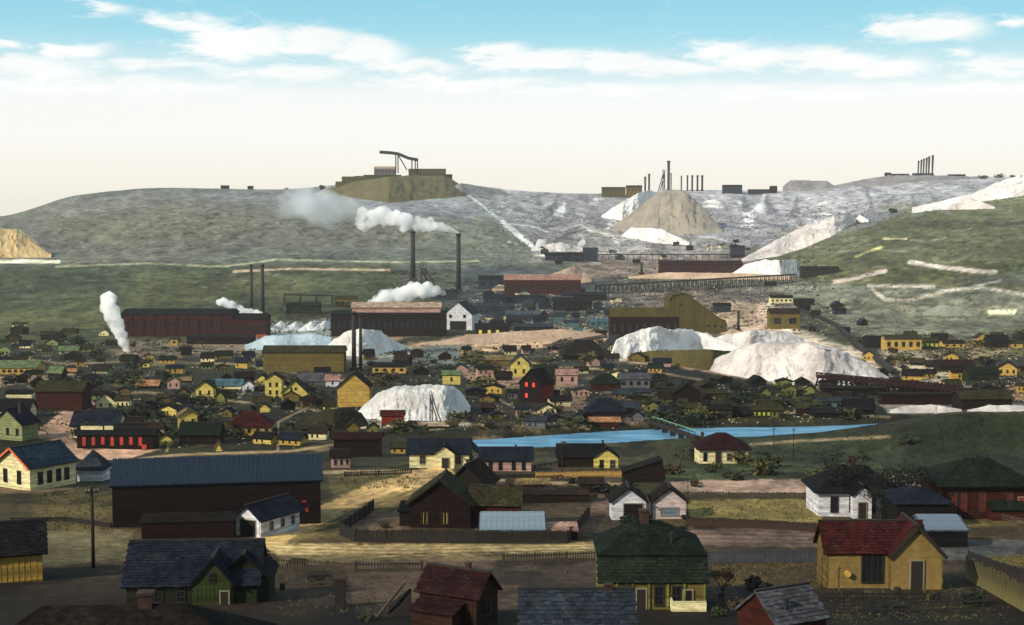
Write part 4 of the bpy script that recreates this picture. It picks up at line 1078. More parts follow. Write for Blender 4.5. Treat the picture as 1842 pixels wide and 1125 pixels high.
heap('white grey spoil patch above the far yellow houses', [(1660, 562), (1690, 548), (1730, 552), (1750, 566)], [(1660, 568), (1750, 570)], heapmat('pale_green_spoil', (150, 154, 138), (118, 122, 106), .2), 30, seed=41, rough=.6)
# ================================================================ foreground buildings
b = Bld('huge dark roofed building nearest the camera filling the lower corner', 180, 1330, 4, 'near_building', 'building')
b.block(0, 0, 560, 300, 118, 92, 'x', 'umber', 'umber', 16, 'hip'); b.chim(60, 150, 190, 26, 40)
b = Bld('ochre plank walled house with black roof cut by the edge of the view', -8, 1050, 20, 'house', 'house')
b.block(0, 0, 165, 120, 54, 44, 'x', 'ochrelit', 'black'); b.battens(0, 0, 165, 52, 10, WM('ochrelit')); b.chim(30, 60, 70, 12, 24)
b = Bld('white gabled house with blue roof orange edged gable and narrow windows', 24, 880, -35, 'house', 'house')
b.block(0, 0, 98, 100, 44, 30, 'y', 'cream', 'blue')
for x in (-22, 18): b.win(x, 12, 9, 22, trim=TRIMD)
for y in (22, 42, 62, 80): b.win(49, 12, 8, 20, y=y, face='r', trim=TRIMD)
k = b.k; m = MB(); OR = plain('orange_bargeboard', (196, 92, 58), .8, .3)
for s_ in (-1, 1): m.beam((s_ * 54 * k, -.55, 41 * k), (0, -.55, 74 * k + .1), .08, .3)
m.build('bargeboard', OR, b.root); b.box('foundation', -50, 50, -1, 101, -16, 0.5, plain('foundation_stone', (92, 82, 62), .9, .4))
b = Bld('small pyramid roofed shed with a white wall between blue roof and barn', 162, 866, 0, 'shed', 'shed')
b.block(0, 0, 46, 46, 22, 32, 'x', 'white', 'slate', None, 'hip')
b = Bld('grey tin lean-to beside the end of the barn', 203, 858, 0, 'shed', 'shed'); b.block(0, 0, 34, 30, 14, 8, 'x', 'grey', 'steel', None, 'shed')
# the long barn
b = Bld('long dark red barn with blue corrugated metal roof', 392, 946, 9, 'barn', 'barn')
b.block(0, 0, 372, 125, 78, 34, 'x', 'maroon', 'blue', 5)
k = b.k; met = plain('corrugated_blue', (27, 41, 58), .6, .45, .9, stretch=(2, .3, 1), spec=.35); MC['cb2'] = None
n = 42; wdt = 382 * k / n; ln = math.hypot(34, 62.5 + 5) * k + .25; ang = math.atan2(34, 62.5)
pm = MB(); pm.box(-wdt * .46, wdt * .46, 0, ln, 0, .03)
for q in (-.42, 0): pm.box(wdt * q, wdt * q + .07, -.02, ln, .03, .11)
pme = pm.mesh('roof_panel', met)
for i in range(n):
    inst('roof_panel', pme, b.root, ((-191 + (i + .5) * 382 / n) * k, -5.5 * k, (78 - 5 * 34 / 62.5) * k + .22 + random.uniform(0, .02)), (ang, 0, random.uniform(-.004, .004)), (1, random.uniform(.985, 1.01), 1))
b.battens(0, 0, 372, 76, 5.2, WM('maroon'))
b.box('loft_door', 130, 150, -1.2, 0, 22, 50, WM('darkred')); b.box('loft_door', -60, -30, -1.2, 0, 10, 46, WM('darkred'))
RW = plain('red_door_paint', (110, 36, 26), .8, .3)  # plain red paint of the hatches and a door
b.box('hatch', 158, 164, -1.4, -.2, 20, 28, RW); b.box('hatch', 152, 160, -1.4, -.2, 38, 42, RW)
b = Bld('long low dark red coal shed standing against the barn', 338, 970, 6, 'shed', 'shed')
b.block(0, 0, 165, 40, 30, 7, 'x', 'darkred', 'umber', 3, 'shed'); b.battens(0, 0, 165, 28, 6, WM('darkred'))
b = Bld('white gabled garage with black open doorway and dark blue roof', 447, 965, -30, 'garage', 'shed')
b.block(0, 0, 58, 112, 34, 22, 'y', 'white', 'navy'); b.door(0, 36, 30, y=-.2, mat=plain('doorway_shade', (10, 10, 12), .9, .1)); b.battens(0, 0, 58, 33, 58, WM('white'))  # the open doorway's inner shade stands as a near-black panel
for y in (30, 62, 92): b.win(29, 10, 8, 14, y=y, face='r')
b = Bld('narrow white gabled privy behind the white garage', 538, 936, -10, 'outhouse', 'shed'); b.block(0, 0, 16, 18, 32, 10, 'y', 'white', 'navy', 2)
# green cottage
b = Bld('dark blue roofed cottage with green board gable and green wall strip', 345, 1086, 3, 'cottage', 'house')
b.block(0, 0, 235, 140, 36, 62, 'x', 'dgreen', 'navy', 8)
b.block(40, -16, 72, 80, 40, 44, 'y', 'green', 'navy', 5, wallname='gable_wall', roofname='gable_roof'); b.battens(40, -16.2, 68, 39, 7, WM('green'))
b.block(92, 20, 92, 100, 42, 40, 'y', 'dgreen', 'black', 8, wallname='rear_wall', roofname='rear_roof')
b.win(40, 44, 8, 16, y=-16.4, trim=TRIMD); b.win(-60, 4, 12, 18, y=-.3, trim=TRIMD); b.win(-20, 4, 12, 18, y=-.3, trim=TRIMD); b.door(62, 14, 26, y=-16.6, mat=TIMD)
b.box('eave_board', -112, 20, -3, -.6, 27, 33, WM('green')); b.chim(92, 70, 74, 10, 18)
# ochre / maroon tall house at the bottom centre
b = Bld('reddish brown house with maroon roof and lit brown side wall', 806, 1125, -28, 'house', 'house')
b.block(0, 0, 122, 78, 58, 36, 'x', 'brown', 'maroon', 7); b.battens(0, 0, 122, 56, 8, WM('brown')); b.win(-25, 14, 14, 24, y=-.4, trim=TRIMD); b.win(61.3, 20, 14, 24, y=38, face='r', trim=TRIMD); b.chim(20, 40, 86, 9, 22)
b.block(-10, -42, 86, 42, 30, 14, 'x', 'brown', 'maroon', 4, 'shed', wallname='lean_to_wall', roofname='lean_to_roof')
b = Bld('blue slate roofed building at the bottom beside the green house', 1040, 1238, 0, 'building', 'building')
b.block(0, 0, 206, 150, 96, 64, 'x', 'umber', 'slate', 6); b.chim(60, 75, 150, 14, 22)
b = Bld('green hip roofed house with yellow green walls and white porch rail', 1172, 1092, 0, 'house', 'house')
b.block(0, 0, 186, 150, 98, 46, 'x', 'tan', 'dgreen', 8, 'hip', wallname='wall', roofname='roof')
b.block(0, -34, 190, 34, 56, 38, 'x', 'tan', 'green', 5, 'shed', wallname='porch_wall', roofname='porch_roof')
for x in (-48, 10, 42): b.win(x, 14, 13, 32, y=-34.4, trim=TRIMD)
b.door(-22, 16, 42, y=-34.4); b.door(62, 15, 40, y=-34.4, mat=plain('doorway_shade', (10, 10, 12), .9, .1))
for x in (-92, -66, -38, -8, 26, 56, 92): b.box('porch_post', x - 1.6, x + 1.6, -37, -34.6, 0, 56, WM('lime'))
b.box('porch_rail', 30, 92, -62, -59, 4, 27, WM('cream')); b.box('porch_side', 30, 33, -59, -35, 4, 27, WM('cream')); b.box('porch_floor', 28, 94, -62.5, -34.8, -14, 3.8, TIMB)
b.chim(-8, 72, 128, 16, 34); b.pipe(38, 20, 96, 5, 36)
# yellow house to the right
b = Bld('yellow clapboard house with dark red cross gabled roof', 1588, 1058, 0, 'house', 'house')
b.block(-14, 0, 178, 84, 68, 44, 'x', 'ochre', 'red', 7)
b.block(57, -14, 92, 96, 66, 50, 'y', 'ochre', 'red', 7, wallname='gable_wall', roofname='gable_roof')
k = b.k
cb = MB()
for i in range(15):
    z = i * 4.5 * k; cb.add([(-103 * k, -.03, z + 4.5 * k), (11 * k, -.03, z + 4.5 * k), (11 * k, -.09, z), (-103 * k, -.09, z), (-103 * k, -.01, z), (11 * k, -.01, z)], [(0, 3, 2, 1), (3, 4, 5, 2)])
for i in range(24):
    z = i * 4.5 * k; hw = 46 if i < 15 else max(2, 46 * (1 - (i * 4.5 - 66) / 42)); y = -14 * k
    cb.add([((57 - hw) * k, y - .03, z + 4.5 * k), ((57 + hw) * k, y - .03, z + 4.5 * k), ((57 + hw) * k, y - .09, z), ((57 - hw) * k, y - .09, z), ((57 - hw) * k, y - .01, z), ((57 + hw) * k, y - .01, z)], [(0, 3, 2, 1), (3, 4, 5, 2)])
tag(cb.build('clapboard', plain('ochre_clapboard', (112, 92, 50), .85, .25, 2.0), b.root), kind='stuff')
for x in (-103, 11, 103): b.box('corner_board', x - 1.5, x + 1.5, -2.2 if x < 50 else -16, 1 if x < 50 else -13, 0, 68, WM('tan'))
b.win(-30, 12, 16, 50, y=-1.8, trim=TRIMD); b.win(-10, 12, 16, 50, y=-1.8, trim=TRIMD); b.door(57, 22, 54, y=-16.4)
m = MB(); m.cyl((-66 * k, -.5, 28 * k), (-66 * k, -.08, 28 * k), 5.5 * k, 5.5 * k, 20); m.build('round_plaque', plain('brass_plaque', (170, 138, 70), .5, .2), b.root)
m = MB()
for s_ in (-1, 1): m.beam(((57 + s_ * 53) * k, -21 * k, 60 * k), (57 * k, -21 * k, 117 * k), .1, .32)
m.build('bargeboard', TRIMD, b.root)
b = Bld('white house with dark hip roof and dark arched windows behind bare trees', 1546, 930, 0, 'house', 'house')
b.block(0, 0, 150, 110, 46, 40, 'x', 'white', 'black', 9, 'hip')
for x in (-46, -12, 22, 46): b.win(x, 10, 11, 26, y=-.3, trim=TRIMD)
b.block(0, -20, 34, 24, 44, 16, 'y', 'white', 'black', 4, wallname='porch_wall', roofname='porch_roof'); b.door(0, 14, 30, y=-20.4); b.chim(-4, 55, 80, 11, 22)
b = Bld('dark navy roofed outbuilding behind the yellow house', 1660, 950, 0, 'outbuilding', 'building'); b.block(0, 0, 96, 110, 46, 20, 'x', 'black', 'navy', 6, 'hip')
b = Bld('low shed with light grey metal roof right of the yellow house', 1702, 985, 0, 'shed', 'shed'); b.block(0, 0, 78, 62, 30, 12, 'x', 'black', 'steel', 5, 'shed')
k = b.k; sl_ = math.atan2(12, 62)
pme2 = MB().box(-4.3 * k, 4.3 * k, 0, 74 * k, 0, .05).mesh('roof_sheet', plain('grey_sheet', (96, 106, 118), .6, .4, .9))
for i in range(9): inst('roof_sheet', pme2, b.root, ((-39 + (i + .5) * 78 / 9) * k, -5 * k, (29.2) * k + .19 + (i % 2) * .012), (sl_, 0, 0))
b = Bld('dark red hip roofed house with green black roof at the edge of town', 1776, 934, 0, 'house', 'house')
b.block(0, 0, 168, 130, 62, 40, 'x', 'brick', 'dgreen', 12, 'hip'); b.pipe(-2, 65, 100, 5, 8, 'finial');
for x in (-62, -44, -10, 40): b.win(x, 14, 12, 34, y=-.3, trim=TRIMD, pane=plain('maroon_blind', (84, 30, 24), .8, .3))
b.door(62, 12, 40, y=-.3, mat=RW)
b.block(30, -26, 60, 26, 22, 10, 'x', 'brick', 'dgreen', 4, 'shed', wallname='porch_wall', roofname='porch_roof')
b = Bld('grey roofed red trimmed shed with a stovepipe at the bottom', 1442, 1200, 28, 'shed', 'shed')
b.block(0, 0, 112, 120, 84, 46, 'x', 'brick', 'grey', 6); b.pipe(-22, 20, 96, 8, 30)
# central red house and yard
b = Bld('dark red gabled house with two lit yellow windows and green side roof', 792, 950, -4, 'house', 'house')
b.block(0, 0, 112, 90, 46, 42, 'y', 'darkred', 'olive', 8); b.block(98, 22, 90, 56, 40, 28, 'x', 'brick', 'olive', 5, wallname='wing_wall', roofname='wing_roof')
b.battens(0, 0, 110, 45, 6, WM('darkred'))
LIT = plain('lit_yellow_pane', (190, 172, 70), .6, .2)  # lit look of the windows put into the pane colour
for x in (-28, 8): b.win(x, 8, 11, 20, y=-.6, trim=TRIMD, pane=LIT, muntin=False)
b.door(82, 11, 26, y=21.6, mat=WM('brick')); b.chim(120, 50, 60, 8, 16); b.block(-66, 20, 24, 40, 24, 10, 'x', 'umber', 'black', 3, 'shed', wallname='lean_to_wall', roofname='lean_to_roof')
b = Bld('brown house with steep dark olive roof behind the red gabled house', 838, 892, -18, 'house', 'house'); b.block(0, 0, 70, 70, 22, 34, 'y', 'umber', 'brown', 6); b.chim(-10, 40, 46, 6, 12)
b = Bld('low shed with light grey tin roof inside the black fenced yard', 922, 975, 0, 'shed', 'shed'); b.block(0, 0, 116, 78, 20, 14, 'x', 'black', 'tin', 4, 'shed')
k = b.k; sl_ = math.atan2(14, 78); pme3 = MB().box(-4.9 * k, 4.9 * k, 0, 88 * k, 0, .05).mesh('roof_sheet', plain('tin_sheet', (112, 124, 134), .6, .4, .9))
for i in range(12): inst('roof_sheet', pme3, b.root, ((-60 + (i + .5) * 120 / 12) * k, -4 * k, 19.3 * k + .19 + (i % 2) * .012), (sl_, 0, 0))
b = Bld('low hut with pinkish flat roof at the corner of the black fence', 1012, 972, 0, 'hut', 'shed'); b.block(0, 0, 54, 62, 16, 3, 'x', 'umber', 'pink', 2, 'flat')
b = Bld('white gabled shed with a big dark door left of its twin', 1131, 936, 0, 'shed', 'shed'); b.block(0, 0, 62, 62, 34, 24, 'y', 'white', 'umber', 5); b.door(8, 34, 30, y=-.3, mat=WM('umber'))
b = Bld('pinkish white gabled shed right of the white one with dark door', 1204, 934, 0, 'shed', 'shed'); b.block(0, 0, 60, 62, 32, 24, 'y', 'pinkwhite', 'umber', 5); b.win(0, 8, 30, 12, y=-.3, pane=plain('blue_panel', (84, 98, 118), .7, .3)); b.chim(2, 30, 50, 6, 10)
b = Bld('dark brown lean-to shed with a slanting roof by the green field', 1158, 868, 0, 'shed', 'shed'); b.block(0, 0, 74, 40, 18, 22, 'y', 'umber', 'umber', 3, asym=.45)
b = Bld('long low dark terrace shed behind the tin roof', 985, 905, 0, 'shed', 'shed'); b.block(0, 0, 150, 36, 14, 5, 'x', 'umber', 'brown', 2, 'shed')
b = Bld('long low shed with tan roof beyond the dark terrace shed', 950, 882, 0, 'shed', 'shed'); b.block(0, 0, 80, 30, 10, 4, 'x', 'umber', 'tan', 2, 'shed')
b = Bld('squat dark shed with brown roof by the lane', 1065, 888, 0, 'shed', 'shed'); b.block(0, 0, 44, 40, 16, 5, 'x', 'umber', 'brown', 2, 'shed')
# ================================================================ the near row along the river
b = Bld('cream house with navy roof and yellow porch gable by the river', 790, 842, 0); b.block(0, 0, 108, 56, 28, 20, 'x', 'cream', 'navy', 6)
b.block(10, -12, 36, 30, 28, 13, 'y', 'cream', 'navy', 3, wallname='porch_gable', roofname='porch_roof'); b.door(12, 12, 20, y=-12.4); b.win(-30, 8, 9, 14, y=-.2); b.win(35, 8, 8, 14, y=-.2); b.chim(-20, 28, 42, 5, 12)
b = Bld('small cream cottage with blue roof joined on behind the navy roofed house', 844, 840, 0, 'cottage'); b.block(0, 0, 30, 44, 27, 14, 'y', 'cream', 'blue', 4); b.win(2, 9, 8, 12, y=-.2)
b = Bld('long navy roofed cottage with four pale wall panels and chimney', 910, 848, 0, 'cottage'); b.block(0, 0, 92, 46, 22, 17, 'x', 'pink', 'navy', 5)
for x in (-28, -10, 14, 32): b.win(x, 2, 7, 16, y=-.3)
b.chim(18, 23, 34, 4, 10)
b = Bld('dark walled cottage with black roof bright yellow gable and two chimneys', 1050, 842, 0, 'cottage'); b.block(-4, 0, 84, 46, 20, 18, 'x', 'umber', 'black', 4)
b.block(40, -6, 44, 40, 20, 16, 'y', 'yellow', 'black', 3, wallname='gable_wall', roofname='gable_roof'); b.win(32, 2, 7, 14, y=-6.3); b.win(52, 0, 8, 15, y=-6.3); b.chim(-34, 23, 30, 4, 14); b.chim(36, 24, 32, 4, 14)
b = Bld('cream house with dark red hip roof beside the river footbridge', 1302, 834, 0); b.block(0, 0, 88, 74, 27, 24, 'x', 'cream', 'maroon', 6, 'hip')
for x in (-10, 30): b.door(x, 10, 21, y=-.3)
b.win(10, 6, 8, 12, y=-.3); b.win(-34, 4, 7, 16, y=-.3); b.chim(-34, 40, 32, 5, 18)
# ================================================================ mid-town houses: label, cx, base row, W, H, R, wall, roof, ridge, windows, type
def hs(label, cx, by, W, H, R, wall, roof, ridge='x', nw=2, typ='gable', D=None, rot=0, wc=None, ch=0, name='house', cat='house', ww=None):
    b = Bld(label, cx, by, rot, name, cat); b.block(0, 0, W, D or W * .7, H, R, ridge, wall, roof, None, typ)
    if nw:
        w_ = ww or max(2.2, min(6, W * .12))
        for i in range(nw):
            b.win(-W / 2 + (i + .5) * W / nw, H * .3, w_, H * .45, y=-.1, pane=wc or GLASS)
    if ch: b.chim(W * .2, W * .3, H + R * .6, max(2.5, W * .07), R * .7 + 4)
    return b
hs('pale yellow gabled house with navy roof at the far left by the pink road', 14, 792, 64, 30, 26, 'sage', 'navy', 'y', 3, rot=-20, ch=1)
hs('cream house with black roof and dormer behind the pale yellow gable', 22, 752, 60, 14, 16, 'cream', 'black', 'x', 2)
hs('big barn with brick red wall above the pink road', 106, 738, 84, 34, 14, 'brick', 'olive', 'x', 0, D=60, name='barn', cat='barn')
hs('low white shed left of the brick red barn', 34, 716, 46, 8, 4, 'cream', 'black', 'x', 0, name='shed', cat='shed')
hs('cream gabled house with porch on the hill of the pink road', 190, 736, 34, 14, 14, 'cream', 'brown', 'y', 2, ch=1)
hs('cream wing house with upright windows right of the cream gable', 220, 738, 24, 18, 6, 'cream', 'olive', 'x', 3)
hs('navy roofed low building behind the row of red doors', 170, 772, 84, 6, 22, 'cream', 'navy', 'x', 0)
b = hs('long dark red brick building with seven bright red doors', 208, 808, 140, 26, 9, 'maroon', 'black', 'x', 0, D=30, cat='building', name='rowhouse')
for i in range(7): b.box('red_door', -60 + i * 17, -54 + i * 17, -.5, 0, 6 + (i % 3), 22, plain('vermilion_door', (150, 50, 34), .7, .3))
b.box('red_hatch', 48, 56, -.6, 0, 0, 8, plain('vermilion_door', (150, 50, 34), .7, .3))
for x in (-45, -14): b.box('white_sign_board', x - 20 if x < -30 else x - 8, x + 20 if x < -30 else x + 8, 8, 9, 34, 41, WM('cream'))
hs('pale shed with a cream ridge and long sloping roof beside the red doors', 244, 786, 74, 10, 10, 'cream', 'black', 'x', 0, rot=10, name='shed', cat='shed')
hs('small ochre cottage with dark porch at the end of the red door row', 298, 802, 22, 12, 8, 'yellow', 'olive', 'y', 1, name='cottage')
hs('small yellow house with square windows above the dark green roof', 338, 772, 34, 24, 10, 'yellow', 'tan', 'y', 2, rot=14, D=30)
hs('dark green roofed house with a reddish wall below the small yellow house', 358, 800, 70, 18, 18, 'maroon', 'dgreen', 'x', 2)
hs('yellow house under a broad dark red roof with chimney', 448, 784, 78, 17, 24, 'gold', 'red', 'x', 5, rot=6, ch=1, typ='hip', D=60)
hs('tiny yellow tent shaped hut near the barn roof', 392, 812, 15, 3, 14, 'yellow', 'tan', 'y', 0, name='hut', cat='hut')
hs('low cottage with peach coloured roof among dark scrub', 265, 700, 38, 6, 8, 'umber', 'orange', 'x', 0, name='cottage')
hs('pink gabled cottage with tan roof right of the peach roof', 312, 700, 22, 14, 8, 'pink', 'tan', 'y', 2, name='cottage')
hs('tan roofed shed behind the pink gabled cottage', 330, 690, 26, 5, 5, 'olive', 'tan', 'x', 0, name='shed', cat='shed')
hs('bright yellow gabled house left of the teal roof', 368, 716, 32, 18, 12, 'yellow', 'olive', 'y', 2)
hs('long teal roofed building between yellow gable and white cottage', 408, 700, 52, 6, 9, 'cream', 'teal', 'x', 0, cat='building', name='building')
hs('small white gabled cottage at the end of the teal roof', 446, 704, 20, 12, 8, 'white', 'grey', 'y', 1, name='cottage')
hs('lime yellow steep hut below the teal roofed building', 396, 728, 18, 14, 10, 'lime', 'olive', 'y', 0, rot=-15, name='hut', cat='hut')
hs('low cream shed right of the lime hut', 414, 712, 20, 5, 4, 'lime', 'olive', 'x', 0, name='shed', cat='shed')
b = hs('tall two storey yellow house with four windows', 492, 716, 30, 34, 10, 'yellow', 'olive', 'y', 0, D=26)
for x in (-6, 6):
    for z in (6, 20): b.win(x, z, 4, 8, y=-.2)
b = hs('yellow house with steep gable and dark round topped porch', 530, 722, 46, 16, 22, 'yellow', 'olive', 'y', 0, D=36); b.win(-6, 20, 4, 5, y=-.2); b.win(2, 20, 4, 5, y=-.2)
b.block(-6, -6, 30, 10, 10, 8, 'y', 'tan', 'brown', 1, wallname='porch_wall', roofname='porch_roof')
hs('grey roofed long shed behind the steep yellow gable', 562, 692, 54, 6, 12, 'grey', 'grey', 'x', 0, name='shed', cat='shed')
hs('small white and pink cottage left of the tall golden barn', 598, 696, 24, 12, 8, 'white', 'pink', 'x', 1, name='cottage')
b = hs('tall golden yellow barn with blank gable end', 636, 732, 58, 36, 24, 'gold', 'umber', 'y', 0, D=50, name='barn', cat='barn')
hs('tiny yellow gable peeping over the dark red roof', 474, 742, 22, 8, 8, 'yellow', 'olive', 'y', 0, name='hut', cat='hut')
hs('low shed with olive tin roof and pale end post', 558, 776, 46, 5, 9, 'olive', 'olive', 'x', 0, name='shed', cat='shed')
hs('ochre gabled hut left of the round arched hut', 634, 776, 24, 8, 10, 'tan', 'olive', 'y', 0, name='hut', cat='hut')
hs('lime round shouldered hut right of the ochre hut', 670, 782, 20, 12, 8, 'lime', 'olive', 'y', 1, name='hut', cat='hut')
hs('broad dark maroon shed behind the little pink cottage', 642, 822, 84, 32, 8, 'maroon', 'maroon', 'x', 0, name='shed', cat='shed', D=40)
hs('little pink cottage with three dark slits beside the barn end', 614, 842, 32, 20, 10, 'pink', 'umber', 'x', 3, name='cottage', rot=12)
hs('small yellow shed with olive roof behind the pink cottage', 716, 816, 26, 10, 6, 'gold', 'olive', 'x', 2, name='shed', cat='shed')
hs('bright red shed at the foot of the white tailings heap', 706, 764, 40, 16, 7, 'red', 'brick', 'x', 0, name='shed', cat='shed', D=16)
hs('long tan roofed shed right of the bright red shed', 775, 772, 60, 5, 4, 'umber', 'pale', 'x', 0, name='shed', cat='shed')
hs('yellow cottage with dark windows by the twin stacks', 700, 672, 60, 12, 5, 'gold', 'black', 'x', 4, name='cottage')
hs('yellow green stepped cottage near the dark hedge', 812, 692, 32, 18, 6, 'yellow', 'sage', 'x', 1, name='cottage', D=16)
b = hs('yellow two storey gabled house beside the red house', 935, 678, 34, 24, 15, 'yellow', 'slate', 'y', 0, D=34); b.win(-2, 22, 4, 6, y=-.2); b.win(-8, 6, 4, 8, y=-.2); b.win(7, 6, 4, 8, y=-.2)
hs('long ochre roofed shed behind the yellow two storey house', 893, 656, 60, 8, 6, 'tan', 'tan', 'x', 0, name='shed', cat='shed')
b = hs('dark gabled house with bright red side wall and red windows', 954, 724, 46, 34, 24, 'maroon', 'umber', 'y', 0, D=44, rot=-32)
rr = plain('red_window_blind', (216, 66, 52), .7, .2)
for x, z in ((-8, 28), (7, 28), (-8, 8)): b.win(x, z, 5, 8, y=-.2, pane=rr)
k = b.k; MB().box(23 * k, 23 * k + .06, 2 * k, 42 * k, 0, 33 * k).build('side_cladding', WM('red'), b.root)
hs('teal green roofed shed behind the bright red side wall', 982, 678, 42, 6, 14, 'dgreen', 'green', 'x', 0, name='shed', cat='shed')
hs('pink cottage with two dark windows right of the red house', 1020, 692, 38, 18, 8, 'pink', 'pink', 'x', 2, name='cottage', D=20)
hs('red cottage with dark green hip roof', 1090, 704, 54, 14, 16, 'brick', 'dgreen', 'x', 2, typ='hip', name='cottage')
hs('grey white terrace with four dark openings', 1142, 698, 54, 16, 8, 'grey', 'grey', 'x', 4, cat='building', name='terrace')
hs('grey walled shed below the grey white terrace', 1155, 718, 34, 12, 4, 'grey', 'slate', 'x', 0, name='shed', cat='shed')
hs('navy roofed house with dark walls near the river bank', 1090, 752, 70, 12, 22, 'umber', 'navy', 'x', 3, typ='hip')
hs('low orange fronted shed over a dark red base at the water', 1088, 768, 52, 9, 5, 'brick', 'orange', 'x', 0, name='shed', cat='shed')
hs('maroon gabled house in dark scrub above the river', 1236, 726, 50, 18, 18, 'maroon', 'umber', 'y', 1)
hs('small lime hut with a slanting top in dark scrub', 1229, 732, 15, 8, 5, 'lime', 'olive', 'x', 0, name='hut', cat='hut')
hs('olive shed with flat roof right of the maroon gable', 1284, 716, 40, 8, 5, 'olive', 'olive', 'x', 0, name='shed', cat='shed')
hs('broad dull green house front near the river', 1296, 754, 42, 18, 6, 'olive', 'umber', 'x', 2)
hs('narrow lime gable with pointed roof', 1336, 722, 12, 14, 10, 'lime', 'dgreen', 'y', 0, name='hut', cat='hut')
hs('tiny lime pointed hut below the narrow lime gable', 1335, 740, 9, 6, 6, 'lime', 'dgreen', 'y', 0, name='hut', cat='hut')
hs('lime gable with wide black roof', 1376, 712, 22, 5, 10, 'lime', 'black', 'y', 0, name='cottage')
hs('low lime walled shed left of the yellow green cottage', 1364, 722, 24, 6, 4, 'lime', 'olive', 'x', 0, name='shed', cat='shed')
hs('rounded lime green cottage with two dark windows', 1421, 718, 22, 20, 6, 'lime', 'olive', 'y', 2, name='cottage')
hs('yellow green cottage with hipped olive roof by the river', 1399, 752, 24, 14, 14, 'lime', 'olive', 'x', 2, typ='hip', name='cottage')
hs('low green row of slit windows left of the hipped olive cottage', 1370, 752, 34, 14, 5, 'olive', 'olive', 'x', 4, wc=plain('lime_blind', (150, 160, 70), .7, .2), name='terrace', cat='building')
hs('pale teal fronted terrace with dark openings', 1500, 736, 66, 14, 5, 'teal', 'slate', 'x', 4, name='terrace', cat='building', D=20)
hs('black roofed shed right of the pale teal terrace', 1548, 746, 50, 10, 16, 'black', 'black', 'x', 0, name='shed', cat='shed')
hs('long black shed below the pale teal terrace', 1508, 752, 84, 8, 5, 'black', 'black', 'x', 0, name='shed', cat='shed')
# far left
hs('long yellow terrace with sage green roof at the left edge', 28, 674, 74, 12, 10, 'gold', 'sage', 'x', 7, name='terrace', cat='building')
hs('pale green gabled cottage near the left edge above the terrace', 6, 640, 26, 10, 8, 'sage', 'sage', 'y', 2, name='cottage')
hs('tiny green cottage with pale front above the yellow terrace', 47, 645, 18, 6, 4, 'sage', 'green', 'x', 2, name='cottage')
hs('small olive roofed hut in the left field', 93, 622, 22, 6, 6, 'sage', 'olive', 'y', 1, name='hut', cat='hut')
hs('sage green cottage with long low roof in the left field', 122, 638, 34, 7, 6, 'sage', 'sage', 'x', 2, name='cottage')
hs('tiny pale farm shed in the upper left field', 34, 588, 24, 4, 3, 'cream', 'olive', 'x', 3, name='shed', cat='shed')
hs('tiny peach roofed hut beside the barn road', 127, 672, 18, 3, 4, 'umber', 'orange', 'x', 0, name='hut', cat='hut')
# far right yellow houses
hs('dark roofed olive house left of the far yellow terrace', 1580, 626, 42, 14, 6, 'umber', 'black', 'x', 1)
b = hs('far yellow terrace with dark gallery under a long roof', 1625, 630, 66, 20, 6, 'gold', 'olive', 'x', 5, name='terrace', cat='building', D=30)
hs('lime windowed house beside the far yellow terrace', 1668, 628, 42, 13, 6, 'olive', 'olive', 'x', 5, wc=plain('lime_blind', (150, 160, 70), .7, .2))
hs('orange lit cottage right of the lime windowed house', 1716, 626, 38, 8, 5, 'gold', 'umber', 'x', 3, name='cottage')
hs('small yellow gabled house with arched opening on the far right bench', 1766, 624, 22, 16, 8, 'gold', 'olive', 'y', 1)
hs('black roofed house right of the arched yellow gable', 1796, 626, 36, 12, 10, 'umber', 'black', 'x', 1)
hs('low ochre cottage at the far right bench end', 1826, 626, 28, 8, 5, 'gold', 'olive', 'x', 1, name='cottage')
hs('long maroon roofed shed on the right bank of pale rubble', 1722, 668, 62, 10, 8, 'umber', 'maroon', 'x', 0, name='shed', cat='shed')
hs('yellow fronted house under a dark roof right of the rubble slope', 1726, 684, 28, 14, 5, 'gold', 'umber', 'x', 1)
hs('dark olive house between the two yellow fronts', 1770, 686, 56, 14, 10, 'dgreen', 'dgreen', 'x', 3)
hs('bright yellow double gabled house near the right edge', 1812, 676, 32, 14, 10, 'gold', 'umber', 'y', 3, rot=-20)
hs('yellow cottage cut by the right edge of the view', 1846, 676, 18, 10, 6, 'gold', 'umber', 'x', 1, name='cottage')
hs('dark shed on the bank behind the grassy mound', 1776, 732, 90, 14, 10, 'umber', 'olive', 'x', 0, name='shed', cat='shed')
# ================================================================ works and mills
def works(label, cx, by, W, H, R, wall, roof, D, nw=0, name='mill_building', cat='industrial building', typ='gable', wc=None, ridge='x', rot=0, wh=.35):
    b = Bld(label, cx, by, rot, name, cat); b.block(0, 0, W, D, H, R, ridge, wall, roof, None, typ)
    for i in range(nw): b.win(-W / 2 + (i + .5) * W / nw, H * .35, W / nw * .45, H * wh, y=-.1, pane=wc or GLASS, trim=TRIMD)
    return b
b = works('very long brick red works building with low black roof', 318, 606, 200, 40, 8, 'brick', 'black', 70, 24)
for i in range(11): b.box('pilaster', -100 + i * 20 - .8, -100 + i * 20 + .8, -1.6, 0, 0, 40, WM('brick'))
b = works('brick red works shed ending in a point beside the white ridges', 446, 608, 66, 34, 8, 'brick', 'black', 50, 7); b.box('orange_plinth', -33, 33, -2, -.2, 0, 6, WM('orange'))
works('low brown loading shed in front of the brick red works', 396, 620, 120, 12, 4, 'darkred', 'umber', 26, 0, typ='shed', name='loading_shed')
works('tiny yellow brick office beside the works yard', 313, 622, 12, 12, 5, 'gold', 'olive', 10, 1, name='office')
works('small black hut in the works yard', 334, 640, 17, 12, 3, 'black', 'black', 12, 0, name='hut', cat='hut')
